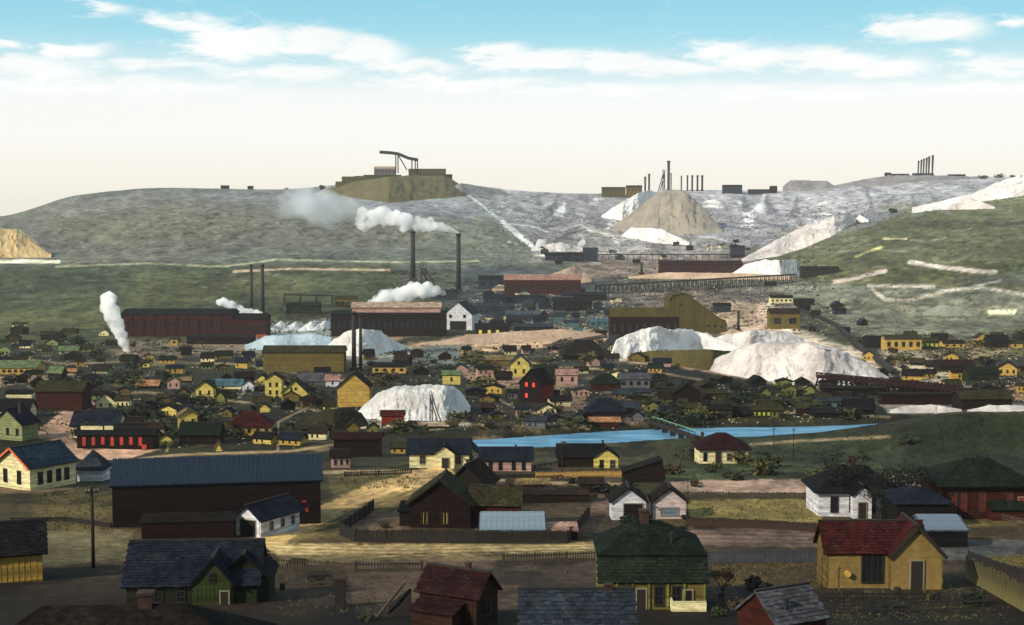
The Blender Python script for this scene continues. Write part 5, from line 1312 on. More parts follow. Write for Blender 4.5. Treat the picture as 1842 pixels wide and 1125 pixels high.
b = works('dark brown mill with a wide flat roof behind the twin stacks', 698, 606, 206, 40, 5, 'maroon', 'black', 70, 20)
b.block(14, 14, 160, 34, 52, 8, 'x', 'pink', 'pale', 2, wallname='clerestory_wall', roofname='clerestory_roof')
b = works('white gable ended mill hall with slate roof and arched black doorway', 824, 594, 52, 28, 22, 'white', 'slate', 60, 0, ridge='y', rot=-12); b.door(0, 30, 16, y=-.3, mat=plain('doorway_shade', (10, 10, 12), .9, .1)); b.win(-14, 22, 5, 6, y=-.2); b.win(12, 22, 5, 6, y=-.2)
b = works('low black shed with three yellow windows on the sandy flat', 886, 606, 62, 17, 6, 'umber', 'black', 26, 0)
for x in (-22, -6, 9): b.win(x, 4, 5.5, 8, y=-.2, pane=LIT)
works('long olive brown shed in front of the white slimes', 546, 670, 146, 36, 10, 'tan', 'olive', 40, 0, name='storage_shed')
b = works('brick red works with pale pink roof on the far flat', 976, 530, 138, 26, 9, 'brick', 'pink', 50, 22)
works('dark annex left of the pale pink roofed works', 884, 520, 46, 18, 5, 'slate', 'black', 40, 3)
works('long brick red shed below the hill railway', 1262, 494, 148, 18, 6, 'brick', 'maroon', 40, 14)
works('dark block like ore bin at the end of the hill railway', 1328, 464, 24, 20, 2, 'slate', 'black', 22, 0, name='ore_bin', typ='flat')
b = works('dark red mill hall with long olive roof behind the white bank', 1160, 612, 124, 42, 14, 'darkred', 'mill', 60, 9)
# stepped concentrator
p = G(1254, 600); k = p.y / F; e = empty('concentrator_mill', p, math.radians(2), 'tall olive mill with sloping stepped roof beside the white bank', 'industrial building')
out = [(-52, -12), (52, -12), (52, 22), (40, 27), (22, 40), (4, 53), (-8, 62), (-12, 68), (-28, 72), (-44, 68), (-52, 60)]; dep = 60 * k
vs = [(x * k, 0, z * k) for x, z in out] + [(x * k, dep, z * k) for x, z in out]; n = len(out)
MB().add(vs, [tuple(range(n)), tuple(range(2 * n - 1, n - 1, -1))] + [(i, (i + 1) % n, n + (i + 1) % n, n + i) for i in range(n)]).build('wall', wallmat('wall_milltin', WALLC['mill'], .9, True), e)
r_ = MB()
for (x0, z0), (x1, z1) in zip(out[2:-1], out[3:]): r_.beam((x0 * k, dep / 2, z0 * k + .15), (x1 * k, dep / 2, z1 * k + .15), dep + 1.2, .35)
r_.build('roof', RM('mill'), e)
for x, z in ((20, 12), (32, 12), (44, 10), (-30, 50)): inst('window', unit_box('window', GLASS), e, (x * k, -.05, z * k), (0, 0, 0), (4 * k, .2, 4 * k))
works('ochre flume house with pale roof at the head of the white slope', 1412, 592, 54, 28, 8, 'tan', 'brown', 30, 2, name='flume_house')
works('little white windowed shed above the flume house', 1406, 546, 40, 10, 4, 'cream', 'black', 18, 5, name='shed', cat='shed')
works('dark low shed right of the little white shed', 1448, 550, 34, 8, 4, 'black', 'black', 18, 0, name='shed', cat='shed')
works('dark crusher house near the lone stack', 1300, 562, 30, 12, 4, 'slate', 'black', 20, 2)
for i, (lab, cx, by, W, H, R, wl, rf) in enumerate([
    ('long slate grey machine shop on the dark flat', 880, 566, 90, 14, 5, 'slate', 'slate'), ('slate shed with ribbed roof on the dark flat', 940, 578, 60, 12, 6, 'slate', 'steel'),
    ('black roofed boiler house on the dark flat', 1030, 560, 70, 16, 8, 'black', 'black'), ('small slate house with pale front beside the boiler house', 1006, 578, 20, 9, 6, 'teal', 'slate'),
    ('low pale teal shed beneath the black boiler house', 1028, 588, 28, 8, 4, 'teal', 'slate'), ('pale teal long shed near the red mill hall', 1078, 588, 34, 9, 5, 'teal', 'teal'),
    ('tiny teal gabled hut above the timber bridge', 1040, 602, 16, 6, 5, 'teal', 'teal'), ('dark sheds row right of the white gable hall', 930, 546, 100, 10, 4, 'slate', 'black'),
    ('long black carpenters shed at the foot of the spoil', 1050, 540, 80, 9, 4, 'black', 'navy'), ('grey roofed store beside the pink works', 1000, 545, 60, 7, 4, 'grey', 'grey'),
    ('dark blue engine house behind the white gable hall', 890, 548, 40, 12, 6, 'slate', 'navy'), ('low timber shed with slate roof by the sandy flat', 960, 596, 70, 8, 4, 'umber', 'slate'),
    ('dark loading bin under the steaming headframe', 800, 540, 46, 14, 4, 'slate', 'navy'), ('olive store left of the steaming mill', 622, 552, 40, 14, 5, 'tan', 'olive'),
    ('dark pitched hoist house left of the flat topped mill', 545, 565, 60, 14, 6, 'dgreen', 'dgreen'), ('pale hilltop hoist shed above the grey dump', 1016, 470, 70, 10, 5, 'slate', 'black'),
    ('ore house at the foot of the white hill chute', 1062, 470, 26, 18, 6, 'slate', 'slate'), ('dark green sorting shed right of the domed dump', 1476, 496, 66, 12, 4, 'dgreen', 'dgreen')]):
    works(lab, cx, by, W, H, R, wl, rf, W * .35, 0 if W < 30 else int(W / 9), name='works_shed', wh=.3)
k = 1
b = Bld('black pyramid roofed pump house beside the timber bridge', 1052, 648, 0, 'pump_house', 'industrial building'); b.block(0, 0, 80, 50, 8, 26, 'x', 'black', 'umber', 4, 'hip')
# stacks
stack('left tall black smokestack of the steaming mill', 743, 415, 508, 9.5); stack('right tall black smokestack trailing white smoke', 825, 420, 528, 9)
stack('thick near stack of the black twin stacks by the white heaps', 637, 560, 668, 9); stack('thinner stack of the black twin stacks', 649, 566, 668, 6.5)
stack('left of the two guyed stacks over the red works', 453, 476, 566, 5.5, guys=True); stack('right of the two guyed stacks over the red works', 473, 475, 568, 7, guys=True)
stack('short lone stack beside the small pink heap', 1328, 560, 596, 6, wt=4); stack('squat stack by the hill railway', 1154, 472, 494, 6, wt=3)
for i, (x, t, bb, w_, l) in enumerate([(1160.5, 306, 341, 3.2, 'leftmost skyline stack beside its near twin'), (1167.5, 306, 341, 3.2, 'second skyline stack from the left beside its twin'), (1202.5, 290, 342, 4.4, 'tallest skyline stack with a flared top'),
    (1207, 312, 342, 2, 'thin short skyline stack right of the tallest'), (1225.5, 317, 342, 2.2, 'first and thinnest of the five hilltop stacks in a row'), (1236.5, 316, 342, 2.6, 'second of the five hilltop stacks in a row'),
    (1245, 316, 342, 3, 'middle one of the five hilltop stacks in a row'), (1254.5, 316, 342, 3.1, 'fourth of the five hilltop stacks in a row'), (1263, 316, 342, 3.4, 'last and thickest of the five hilltop stacks in a row')]):
    stack(l, x, t, bb + 2, w_, wt=w_ * 1.15, group='skyline smokestacks')
headframe('tall black headframe beside the tallest skyline stack', 1194, 296, 343, 16, lean=-1, t=1.6)
for i, x in enumerate([1651, 1656, 1660.5, 1665.5, 1670, 1676.5]):
    l = ['first and shortest', 'second', 'third', 'fourth', 'fifth', 'last and tallest'][i] + ' of the six skyline stacks on the grey dump'
    q = at(x, 320, 2215); kk = q.y / F; e = empty('smokestack', q, 0, l, 'smokestack', 'six slanting skyline stacks'); hh = (320 - (290 - i * 2)) * kk
    MB().cyl((0, 0, -8), (.8, 0, hh), 1.1 * kk, 1.5 * kk + .1 * i, 12).build('shaft', IRON, e, True); MB().cyl((.8, 0, hh - 2), (.8, 0, hh + .1), 1.8 * kk, 1.9 * kk, 12).build('rim', IRON, e, True)
def onhill(label, cx, row, W, H, R, wall, roof, Y, D=20, nw=0, name='mine_building', typ='gable', cat='mine building'):
    b = Bld(label, cx, row, 0, name, cat, pos=at(cx, row, Y), ); b.sink = 10
    b.block(0, 0, W, D, H, R, 'x', wall, roof, None, typ)
    for i in range(nw): b.win(-W / 2 + (i + .5) * W / nw, H * .3, 2.4, H * .4, y=-.1)
    return b
onhill('long ochre mine shed on top of the olive dump', 768, 322, 66, 14, 4, 'mill', 'mill', 2140, 20, 11)
onhill('second ochre tier shed below the long hilltop shed', 762, 332, 80, 9, 4, 'tan', 'mill', 2100, 20, 12)
onhill('lowest ochre ore shed with a row of bays on the olive dump', 698, 346, 52, 10, 3, 'mill', 'tan', 2050, 16, 10)
for i, (x, y) in enumerate([(612, 338), (628, 333), (646, 328), (662, 326)]):
    onhill(['first', 'second', 'third', 'fourth'][i] + ' of the four slanting ore roofs on the left shoulder of the olive dump', x, y, 17, 4, 7, 'mill', 'mill', 2110, 16, 0, 'ore_shed')
onhill('small grey mine shed with pale roof left of the ochre shed', 692, 314, 38, 10, 4, 'grey', 'pale', 2140, 16, 6)
onhill('stepped ochre ore house on the shoulder of the olive dump', 690, 334, 62, 14, 5, 'mill', 'olive', 2080, 20, 9)
onhill('low ochre shed at the far end of the olive dump', 640, 330, 50, 8, 4, 'mill', 'mill', 2100, 16, 6)
onhill('dark round tank house at the tip of the olive dump', 806, 324, 14, 7, 3, 'slate', 'black', 2120, 12, 0)
onhill('low olive mine shed on the skyline left of the twin stacks', 1104, 348, 42, 9, 2, 'mill', 'olive', 2130, 12, 6)
onhill('dark roofed ochre mine shed beside the twin stacks', 1141, 347, 28, 10, 3, 'tan', 'black', 2130, 12, 4)
onhill('dark box shaped mine building on the skyline with white band', 1318, 346, 34, 10, 3, 'slate', 'black', 2120, 14, 5)
onhill('long low dark shed on the skyline right of the box shaped building', 1370, 348, 46, 5, 2, 'slate', 'black', 2120, 12, 0)
onhill('small black pointed shed at the end of the low dark shed', 1392, 347, 12, 6, 6, 'black', 'black', 2120, 10, 0)
onhill('dark mine sheds under the six slanting stacks', 1662, 322, 36, 6, 4, 'slate', 'slate', 2240, 14, 3)
onhill('low dark sheds left of the six slanting stacks', 1616, 322, 40, 6, 3, 'slate', 'slate', 2240, 14, 3)
onhill('dark headhouse with a small tower on the grey skyline', 1598, 322, 10, 7, 4, 'black', 'black', 2235, 8, 0)
onhill('long low dark shed right of the six slanting stacks', 1722, 320, 30, 4, 2, 'slate', 'black', 2240, 10, 0)
onhill('small dark shed on the bare far hill crest', 404, 341, 14, 4, 3, 'black', 'black', 2170, 8, 0, cat='shed', name='shed')
onhill('tiny dark hut on the bare far hill crest', 450, 342, 9, 4, 3, 'black', 'black', 2170, 8, 0, cat='hut', name='hut')
# gallery and headframe on the olive dump
A = at(684, 274, 2140); e = empty('hoist_gallery', at(716, 308, 2140), 0, 'sloping black hoist gallery on posts above the hilltop mine', 'mine structure'); o0 = e.location; m = MB()
pts = [(683, 274), (700, 275), (716, 277), (735, 285), (752, 288)]
for (a, c), (d, f_) in zip(pts[:-1], pts[1:]): m.beam(at(a, c, 2140) - o0, at(d, f_, 2140) - o0, 4, 4.5)
m.build('gallery', TIMD, e)
for x, t in ((712, 277), (716, 278), (741, 286), (747, 287), (751, 288)):
    MB().beam(at(x, 312, 2140) - o0, at(x, t, 2140) - o0, 1.6).build('post', TIMD, e)
MB().beam(at(732, 306, 2140) - o0, at(716, 279, 2140) - o0, 1.6).build('brace', TIMD, e)
# headframes
headframe('timber headframe with raking leg beside the steaming mill', 762, 482, 534, 42, lean=1, t=2.0)
headframe('small black headframe standing on the white tailings heap', 776, 710, 766, 26, lean=1, t=1.6)
headframe('tiny black headframe on the white hill spoil', 1165, 400, 416, 14, lean=1, t=1.4)
# chutes
def chute(label, pts, w_, mat, name='chute', cat='chute', lift=2):
    P_ = [G(*q) for q in pts]; e = empty(name, P_[0], 0, label, cat); m = MB(); kk = P_[0].y / F
    for a, c in zip(P_[:-1], P_[1:]): m.beam(a - P_[0] + Vector((0, 0, lift * kk)), c - P_[0] + Vector((0, 0, lift * kk)), w_ * kk, w_ * kk * .6)
    m.build('trough', mat, e)
    for a, c in zip(P_[:-1], P_[1:]):
        n = max(1, int((c - a).length / (14 * kk)))
        for i in range(n):
            q = a.lerp(c, (i + .5) / n) - P_[0]; MB().beam(q - Vector((0, 0, 4)), q + Vector((0, 0, lift * kk)), w_ * kk * .5).build('support', TIMD, e)
    return e
chute('dark flume running down the edge of the white slope to the red trestle', [(1440, 562), (1475, 574), (1505, 588), (1528, 612), (1552, 634), (1590, 660), (1606, 674)], 6, TIMD, 'flume', 'flume', 4)
# trestles and bridges
trestle('long timber trestle with close posts across the far flat', (1072, 514), (1430, 494), 15, 46, 2.2, TIMD, width=5, foot=14)
trestle('thin hill railway trestle under the grey cone', (1040, 458), (1332, 458), 6, 26, 1.6, TIMD, width=4)
b = trestle('dark red timber trestle with white capped truss rail', (1482, 677), (1742, 702), 20, 26, 5, wallmat('wall_trestle', (40, 22, 20), .5, True), rail=8, width=6, foot=18)
for x, y, w_, h_ in ((1660, 728, 150, 17), (1540, 712, 110, 12)):
    works('dark red planked ore bin under the truss rail trestle' if x > 1600 else 'black planked ore bin under the head of the truss trestle', x, y, w_, h_, 3, 'darkred' if x > 1600 else 'maroon', 'umber', 20, 0, 'ore_bin', typ='flat')
trestle('pale timber bridge with white panels near the pump house', (985, 622), (1085, 606), 14, 9, 2.5, TIMB, rail=5, width=5, foot=14)
trestle('dark raking ore incline up to the mill hall corner', (1080, 630), (1108, 604), 14, 3, 3, TIMD, width=4, foot=30)
trestle('square topped trestle frame in the green field', (512, 530), (598, 532), 22, 3, 2.5, TIMD, width=4)
A, B_ = onplane(1168, 768, RIV_Z), onplane(1256, 802, RIV_Z)
e = empty('footbridge', (A[0], A[1], RIV_Z + 1.2), 0, 'narrow dark timber footbridge crossing the blue river', 'bridge'); d = Vector((B_[0] - A[0], B_[1] - A[1], .5)); k = .12
MB().beam((0, 0, 0), d, 1.6, .5).build('deck', TIMD, e); nn = Vector((-d.y, d.x, 0)).normalized()
for s_ in (-1, 1):
    m = MB(); m.beam(nn * s_ * .75 + Vector((0, 0, 1.2)), d + nn * s_ * .75 + Vector((0, 0, 1.2)), .14)
    for i in range(9): m.beam(d * (i / 8) + nn * s_ * .75, d * (i / 8) + nn * s_ * .75 + Vector((0, 0, 1.2)), .12)
    m.build('handrail', plain('pale_green_rail', (96, 140, 112), .8, .3) if s_ > 0 else TIMD, e)
for i in range(1, 6): MB().box(-.6, .6, -.3, .3, -3, 0).build('pier', TIMD, e).location = d * (i / 6)
# ================================================================ poles, fences and yard things
pole('thick dark telegraph pole in the yard by the barn', 168, 872, 1022, 7.5, 24, arms=1)
for x, t, bb, l in ((1391, 768, 856, 'tall thin pole by the green river field'), (1427, 770, 826, 'thin pole right of the tall pole by the river'), (1011, 792, 856, 'thin pole before the yellow gabled cottage'), (1237, 862, 934, 'thin pole beside the pinkish white shed'),
                    (1580, 718, 766, 'thin pole at the bend of the river'), (1478, 1000, 1062, 'short pole left of the yellow house'), (880, 670, 706, 'pale thin pole behind the white tailings'), (1672, 640, 684, 'thin pole on the pale rubble slope'), (676, 836, 858, 'short post beside the dirt square')):
    pole(l, x, t, bb, 1.8, 9, arms=1)
fence('solid black board fence round the red house yard', [(672, 918), (612, 962), (640, 975), (860, 978), (1020, 978), (1060, 930)], 20, 4.4, mat=TIMD)
fence('long dark picket fence along the pale street', [(492, 1022), (640, 1030), (760, 1028)], 18, 5, mat=plain('grey_pickets', (58, 50, 42), .9, .4), name='picket_fence', wfrac=.5)
fence('dark picket fence from the maroon roof to the green house', [(905, 1016), (1076, 1010)], 20, 5, mat=plain('grey_pickets', (58, 50, 42), .9, .4), name='picket_fence', wfrac=.5)
fence('grey blue picket fence between green house and yellow house', [(1270, 1012), (1482, 1010)], 22, 5, mat=plain('bluegrey_pickets', (58, 64, 74), .9, .4), name='picket_fence', wfrac=.55)
fence('dark board fence below the yellow grass plot', [(1236, 946), (1480, 958)], 16, 5, mat=plain('brown_boards', (44, 30, 24), .9, .4))
fence('low dark picket fence along the pink road', [(1232, 896), (1470, 898)], 12, 5, mat=plain('grey_pickets', (58, 50, 42), .9, .4), name='picket_fence', wfrac=.55)
fence('tan board fence in the sun before the yellow gabled cottage', [(964, 860), (1118, 858)], 11, 4.5, mat=wallmat('wall_fence_tan', (186, 144, 82), .2))
fence('short dark board fence beside the tan fence', [(884, 862), (962, 862)], 9, 4.5, mat=TIMD)
fence('upright board fence slanting to the corner with light patches painted on', [(1738, 1040), (1780, 1064), (1842, 1100), (1880, 1124)], 40, 8, mat=plain('light_patched_boards', (78, 72, 42), .9, .9, .8), wfrac=.85)  # light on the boards imitated by yellowish colour and strong tone patches
fence('dark board fence behind the light patched fence', [(1742, 1006), (1850, 1044)], 16, 6, mat=TIMD)
fence('thin wire fence with dark posts at the bottom edge', [(1500, 1104), (1770, 1104)], 24, 40, kind='rail', mat=TIMD, name='wire_fence')
fence('dark rail fence before the yellow house', [(1484, 1080), (1690, 1082)], 16, 5, mat=TIMD, name='picket_fence', wfrac=.4)
fence('rail fence at the yard of the red hip roofed house', [(1768, 930), (1850, 948)], 12, 20, kind='rail', mat=TIMB, name='rail_fence')
fence('black board fence behind the barn yard', [(20, 940), (120, 938), (200, 950)], 9, 5, mat=TIMD)
fence('low picket fence behind the dirt square', [(620, 858), (740, 852)], 9, 4, mat=TIMD, name='picket_fence', wfrac=.5)
# wagon and yard clutter
def wagon(label, px, row, rz, L=44, mat=TIMD):
    p = G(px, row); k = p.y / F; e = empty('farm_wagon', p, math.radians(rz), label, 'wagon'); l = L * k; w_ = 16 * k; r = 7 * k
    MB().box(-l / 2, l / 2, -w_ / 2, w_ / 2, r * 1.3, r * 1.45).box(-l / 2, l / 2, -w_ / 2, -w_ / 2 + .05, r * 1.45, r * 2.3).box(-l / 2, l / 2, w_ / 2 - .05, w_ / 2, r * 1.45, r * 2.3).build('bed', mat, e)
    for sx in (-.33, .33):
        for sy in (-1, 1):
            c = Vector((sx * l, sy * (w_ / 2 + .12), r)); m = MB()
            for i in range(16):
                a, bq = 2 * math.pi * i / 16, 2 * math.pi * (i + 1) / 16
                m.beam(c + Vector((math.cos(a) * r, 0, math.sin(a) * r)), c + Vector((math.cos(bq) * r, 0, math.sin(bq) * r)), .08)
                if i % 2 == 0: m.beam(c, c + Vector((math.cos(a) * r, 0, math.sin(a) * r)), .05)
            m.build('wheel', TIMB, e)
    MB().beam((l / 2, 0, r), (l / 2 + l * .6, 0, r * .4), .08).build('shaft', mat, e)
    return e
wagon('old farm wagon parked in the dark yard below the street', 575, 1052, 12); wagon('small cart with tall sides near the street corner', 536, 1022, -10, 30)
p = G(720, 1108); k = p.y / F; e = empty('timber_pile', p, .3, 'leaning pile of dark planks against a long pole', 'timber pile')
for i in range(9): MB().beam((i * 4.5 * k - 20 * k, -6 * k, 0), (i * 4.5 * k - 16 * k, 10 * k, (20 + i * 3.2) * k), .28, .07).build('plank', TIMD, e)
MB().beam((-48 * k, -8 * k, 0), (10 * k, 4 * k, 60 * k), .16).build('pole', TIMB, e)
def barrel(label, px, row, s_=9, mat=TIMD):
    p = G(px, row); k = p.y / F; r = s_ * k * .5; h = s_ * k * 1.3; e = empty('barrel', p, 0, label, 'barrel'); m = MB()
    m.cyl((0, 0, -.1), (0, 0, h * .5), r * .85, r, 14); m.cyl((0, 0, h * .5), (0, 0, h), r, r * .85, 14); m.build('staves', mat, e, True)
    m = MB(); m.cyl((0, 0, h * .25), (0, 0, h * .32), r * .97, r * .99, 14); m.cyl((0, 0, h * .7), (0, 0, h * .77), r * .99, r * .97, 14); m.build('hoop', IRON, e)
barrel('large dark barrel by the gable door of the yellow house', 1614, 1076, 15); barrel('wooden barrel in the fenced yard right of the maroon roof', 1018, 1032, 6, TIMB); barrel('dark water barrel at the corner of the green cottage', 508, 1062, 10)
barrel('pale barrel behind the green house porch', 1296, 1076, 8, WM('tan'))
p = G(612, 1092); k = p.y / F; e = empty('brick_pillar', p, 0, 'square dark brick pillar standing in the yard below the street', 'pillar'); MB().box(-9 * k, 9 * k, -9 * k, 9 * k, -1, 52 * k).build('shaft', TIMD, e); MB().box(-11 * k, 11 * k, -11 * k, 11 * k, 52 * k + .003, 56 * k).build('cap', BRK, e)
p = G(1675, 1082); k = p.y / F; e = empty('saw_horse', p, .5, 'small pale sawhorse beside the yellow house wall', 'sawhorse')
MB().beam((-9 * k, 0, 12 * k), (9 * k, 0, 12 * k), .12).build('beam', WM('tan'), e)
for sx in (-1, 1):
    for sy in (-1, 1): MB().beam((sx * 7 * k, 0, 12 * k), (sx * 9 * k, sy * 5 * k, -.1), .08).build('leg', WM('tan'), e)
# ================================================================ growth
BK = [leafmat('leaf_dark', (44, 50, 28)), leafmat('leaf_olive', (66, 64, 30)), leafmat('leaf_black_green', (26, 32, 22)), leafmat('leaf_brown', (58, 44, 28))]
bare_tree('bare branched dark tree arching over the white house roof', 1506, 806, 925, .9, BK[2], 2, 3); bare_tree('dark leafy tree right of the white house with arched windows', 1622, 826, 935, .8, BK[2], 9, 4)
bare_tree('small dark tree in front of the white house porch', 1580, 872, 940, .8, BK[2], 6, 6); bare_tree('thin dark pointed tree by the chimney of the green house', 1300, 1020, 1082, .6, BK[2], 5, 9)
rr = random.Random(5); n = 0
def okp(x, y): return True
zones_ = [(150, 600, 690, 800, 80, (0, 2)), (0, 460, 612, 700, 46, (0, 2, 1)), (640, 1200, 640, 780, 62, (0, 1, 2, 3)), (1160, 1560, 690, 764, 80, (1, 2, 0)), (1540, 1842, 600, 720, 40, (1, 2)), (860, 1110, 540, 640, 24, (2, 0)), (1190, 1660, 796, 866, 14, (0, 1)), (960, 1250, 835, 960, 14, (3, 2))]
GR = ['dark scrub bushes among the houses', 'dark scrub bushes among the houses', 'dark scrub bushes above the river', 'olive scrub bushes along the river bank', 'scrub bushes on the right bench', 'bushes between the works sheds', 'low bushes in the green river field', 'bushes along the lanes']
for zi, (x0, x1, y0, y1, cnt, cs) in enumerate(zones_):
    for i in range(cnt):
        x, y = rr.uniform(x0, x1), rr.uniform(y0, y1)
        if abs(np.interp(x, [p_[0] for p_ in [(900, 803), (1250, 783), (1620, 772)]], [803, 783, 772]) - y) < 20 and x > 880: continue
        s_ = rr.choice((7, 10, 13, 17, 26)) * rr.uniform(.8, 1.2) * (y / 700) ** 1.5
        ci = rr.choice(cs); szw = 'tiny' if s_ < 9 else 'low' if s_ < 13 else 'middling' if s_ < 20 else 'broad' if s_ < 30 else 'very broad'
        where = ['among the left town houses', 'by the far left fields', 'above the river', 'by the river bank', 'on the right bench', 'between works sheds', 'in the river field', 'by the near lanes'][zi]
        shrub('%s %s bush %s' % (szw, ('dark green', 'olive', 'blackish green', 'brownish')[ci], where), x, y, s_ * 1.5, s_ * .8, BK[ci], 'scrub bushes ' + where, i, n=150)
for i, (x, y, w_, h_) in enumerate([(1352, 1062, 46, 26), (1386, 1068, 40, 20), (1330, 1096, 40, 22), (1290, 1110, 30, 18), (468, 1010, 30, 18), (1620, 880, 40, 30), (1460, 905, 26, 22), (1700, 905, 30, 24), (1600, 1096, 40, 14), (1740, 1090, 46, 26), (700, 950, 20, 12), (660, 1116, 30, 14)]):
    shrub(['tangled dark bush below the yellow grass plot', 'spreading bush right of the tangled one', 'dark bush above the stovepipe shed', 'small bush by the white porch rail', 'bush at the eave of the green cottage', 'dense bush right of the white house', 'bush at the left corner of the white house', 'bush left of the red hip roofed house', 'flat bush before the yellow house fence', 'bush at the start of the light patched fence', 'little bush in the fenced yard', 'weedy bush beside the plank pile'][i], x, y, w_, h_, BK[(2, 2, 3, 0)[i % 4]], None, i, n=260)
for i, (x, y, w_) in enumerate([(578, 341, 14), (516, 341, 6), (1345, 450, 9), (1610, 384, 16), (1640, 380, 10), (1506, 392, 12), (1770, 322, 12), (1800, 320, 14), (1820, 320, 10), (1550, 392, 8), (895, 345, 6), (1696, 320, 10)]):
    shrub(['dark bush on the crest left of the olive dump', 'tiny bush on the bare crest', 'dark bush by the pink spoil ridge', 'large dark bush on the green hill shoulder', 'dark bush right of the shoulder bush', 'dark bush atop the pink ridge', 'dark bush on the far crest', 'dark round bush near the crest white bank', 'bush by the crest at the white bank end', 'bush between the white cones', 'tiny bush on the saddle', 'bush beside the long crest shed'][i], x, y, w_, w_ * .55, BK[2], None, i, n=90)
# the crowd of little dark shacks between the brighter houses
rq_ = random.Random(12)
WLAB = dict(umber='dark brown', olive='drab olive', tan='tan', maroon='dark red', grey='grey', slate='slate grey', cream='cream', sage='pale green', gold='dull yellow', black='black', dgreen='dark green', pink='pinkish', teal='pale teal')
for (x0, x1, y0, y1, cnt, where, wl, rf) in [(140, 620, 642, 806, 52, 'left of the tailings', ('umber', 'cream', 'maroon', 'tan', 'gold', 'yellow', 'sage', 'cream'), ('black', 'umber', 'navy', 'dgreen', 'olive', 'brown')),
        (0, 200, 600, 700, 16, 'by the far left fields', ('sage', 'olive', 'cream', 'umber'), ('olive', 'black', 'sage')), (660, 1200, 634, 772, 52, 'between tailings and river', ('umber', 'cream', 'grey', 'pink', 'maroon', 'gold', 'cream', 'tan'), ('black', 'umber', 'slate', 'dgreen', 'navy', 'brown')),
        (1160, 1560, 690, 758, 26, 'above the river', ('umber', 'olive', 'dgreen', 'lime', 'black', 'maroon', 'umber'), ('black', 'dgreen', 'umber', 'olive')), (850, 1110, 530, 606, 34, 'on the dark works flat', ('slate', 'teal', 'grey', 'cream'), ('slate', 'black', 'navy')),
        (960, 1330, 436, 480, 16, 'on the hill mining ground', ('slate', 'grey', 'umber', 'cream'), ('slate', 'black', 'umber')),
        (1560, 1842, 606, 712, 18, 'on the right bench', ('umber', 'tan', 'black', 'gold'), ('umber', 'black', 'olive')), (1290, 1560, 515, 600, 10, 'behind the mill hall', ('slate', 'umber', 'black'), ('slate', 'black'))]:
    made = 0; tries = 0
    while made < cnt and tries < 900:
        tries += 1; x, y = rq_.uniform(x0, x1), rq_.uniform(y0, y1); s_ = (y / 700) ** 1.6
        if 620 < x < 850 and 680 < y < 775: continue
        if x > 860 and abs(np.interp(x, [900, 1250, 1620], [803, 783, 772]) - y) < 24: continue
        if 60 < x < 150 and y > 735: continue
        if any(abs(x - a) < 25 * s_ + 3 and abs(y - c) < 10 * s_ for a, c in SITES): continue
        W = rq_.uniform(16, 36) * s_; H = rq_.uniform(6, 12) * s_; R = rq_.uniform(4, 10) * s_; wn, rn = rq_.choice(wl), rq_.choice(rf)
        big = W > 26 * s_
        rd = rq_.choice('xxy'); nwin = rq_.choice((1, 2, 2, 3))
        lab = '%s %s %s shack, %s roof, %s, %s' % ('wide' if big else 'little', WLAB.get(wn, 'lime green'), 'gable fronted' if rd == 'y' else 'long sided', {'black': 'black', 'umber': 'dark brown', 'navy': 'navy', 'dgreen': 'dark green', 'olive': 'olive', 'brown': 'brown', 'slate': 'slate', 'sage': 'pale green'}[rn], ('one window', 'two windows', 'three windows')[nwin - 1], where)
        b = Bld(lab, x, y, rq_.uniform(-25, 25), 'shack', 'shack', 'little shacks ' + where)
        b.block(0, 0, W, W * .6, H, R, rd, wn, rn)
        for i in range(nwin): b.win(-W * .3 + i * W * .3, H * .3, 2.6 * s_, H * .45, y=-.1)
        if rq_.random() < .4: b.chim(W * .2, W * .3, H + R * .5, 2.2 * s_, R * .6 + 3)
        made += 1
# scattered scrap, stones and boards that nobody could count
_g = [G(1000, r_) for r_ in range(380, 1130, 6)]; gr_r = [r_ for r_ in range(380, 1130, 6)]; gr_y = [p_.y for p_ in _g]; gr_z = [p_.z - CAMZ for p_ in _g]
def litter(name, label, boxes, mat, cnt, smin, smax, seed, flatz=.4):
    r = random.Random(seed); xs = []; 
    for _ in range(cnt):
        x0, x1, y0, y1 = r.choice(boxes); xs.append((r.uniform(x0, x1), r.uniform(y0, y1)))
    m = MB(); cs = []
    for x, y in xs:
        if x > 860 and abs(np.interp(x, [900, 1250, 1620], [803, 783, 772]) - y) < 18: continue
        yy = np.interp(y, gr_r, gr_y); kk = yy / F; px_, py_ = onplane(x, y, CAMZ + np.interp(yy, gr_y[::-1], gr_z[::-1])); 
        for q in range(3): cs.append((px_ + r.gauss(0, 1) * kk * 7, yy + r.gauss(0, 1) * kk * 16, kk))
    ca = np.array(cs); zc = T(ca[:, 0], ca[:, 1])
    for (cx_, cy_, k), z_ in zip(cs, zc):
            c = Vector((cx_, cy_, float(z_)))
            L, w_, h = (r.uniform(smin, smax) * k for _ in range(3)); a = r.uniform(0, 3.14); L *= 1.8
            u = Vector((math.cos(a), math.sin(a), r.uniform(-.2, .2))) * L / 2; v = Vector((-math.sin(a), math.cos(a), 0)) * w_ / 2; z = Vector((0, 0, h * flatz))
            m.add([c - u - v - z * .3, c + u - v - z * .3, c + u + v - z * .3, c - u + v - z * .3, c - u * .6 - v * .7 + z, c + u * .7 - v * .6 + z, c + u * .6 + v * .7 + z, c - u * .8 + v * .6 + z],
                  [(0, 3, 2, 1), (4, 5, 6, 7), (0, 1, 5, 4), (1, 2, 6, 5), (2, 3, 7, 6), (3, 0, 4, 7)])
    tag(m.build(name, mat), label, 'rubble', None, 'stuff')
MID = [(0, 620, 612, 806), (640, 1200, 630, 776), (1160, 1560, 690, 762), (1560, 1842, 600, 724), (1180, 1300, 700, 750)]
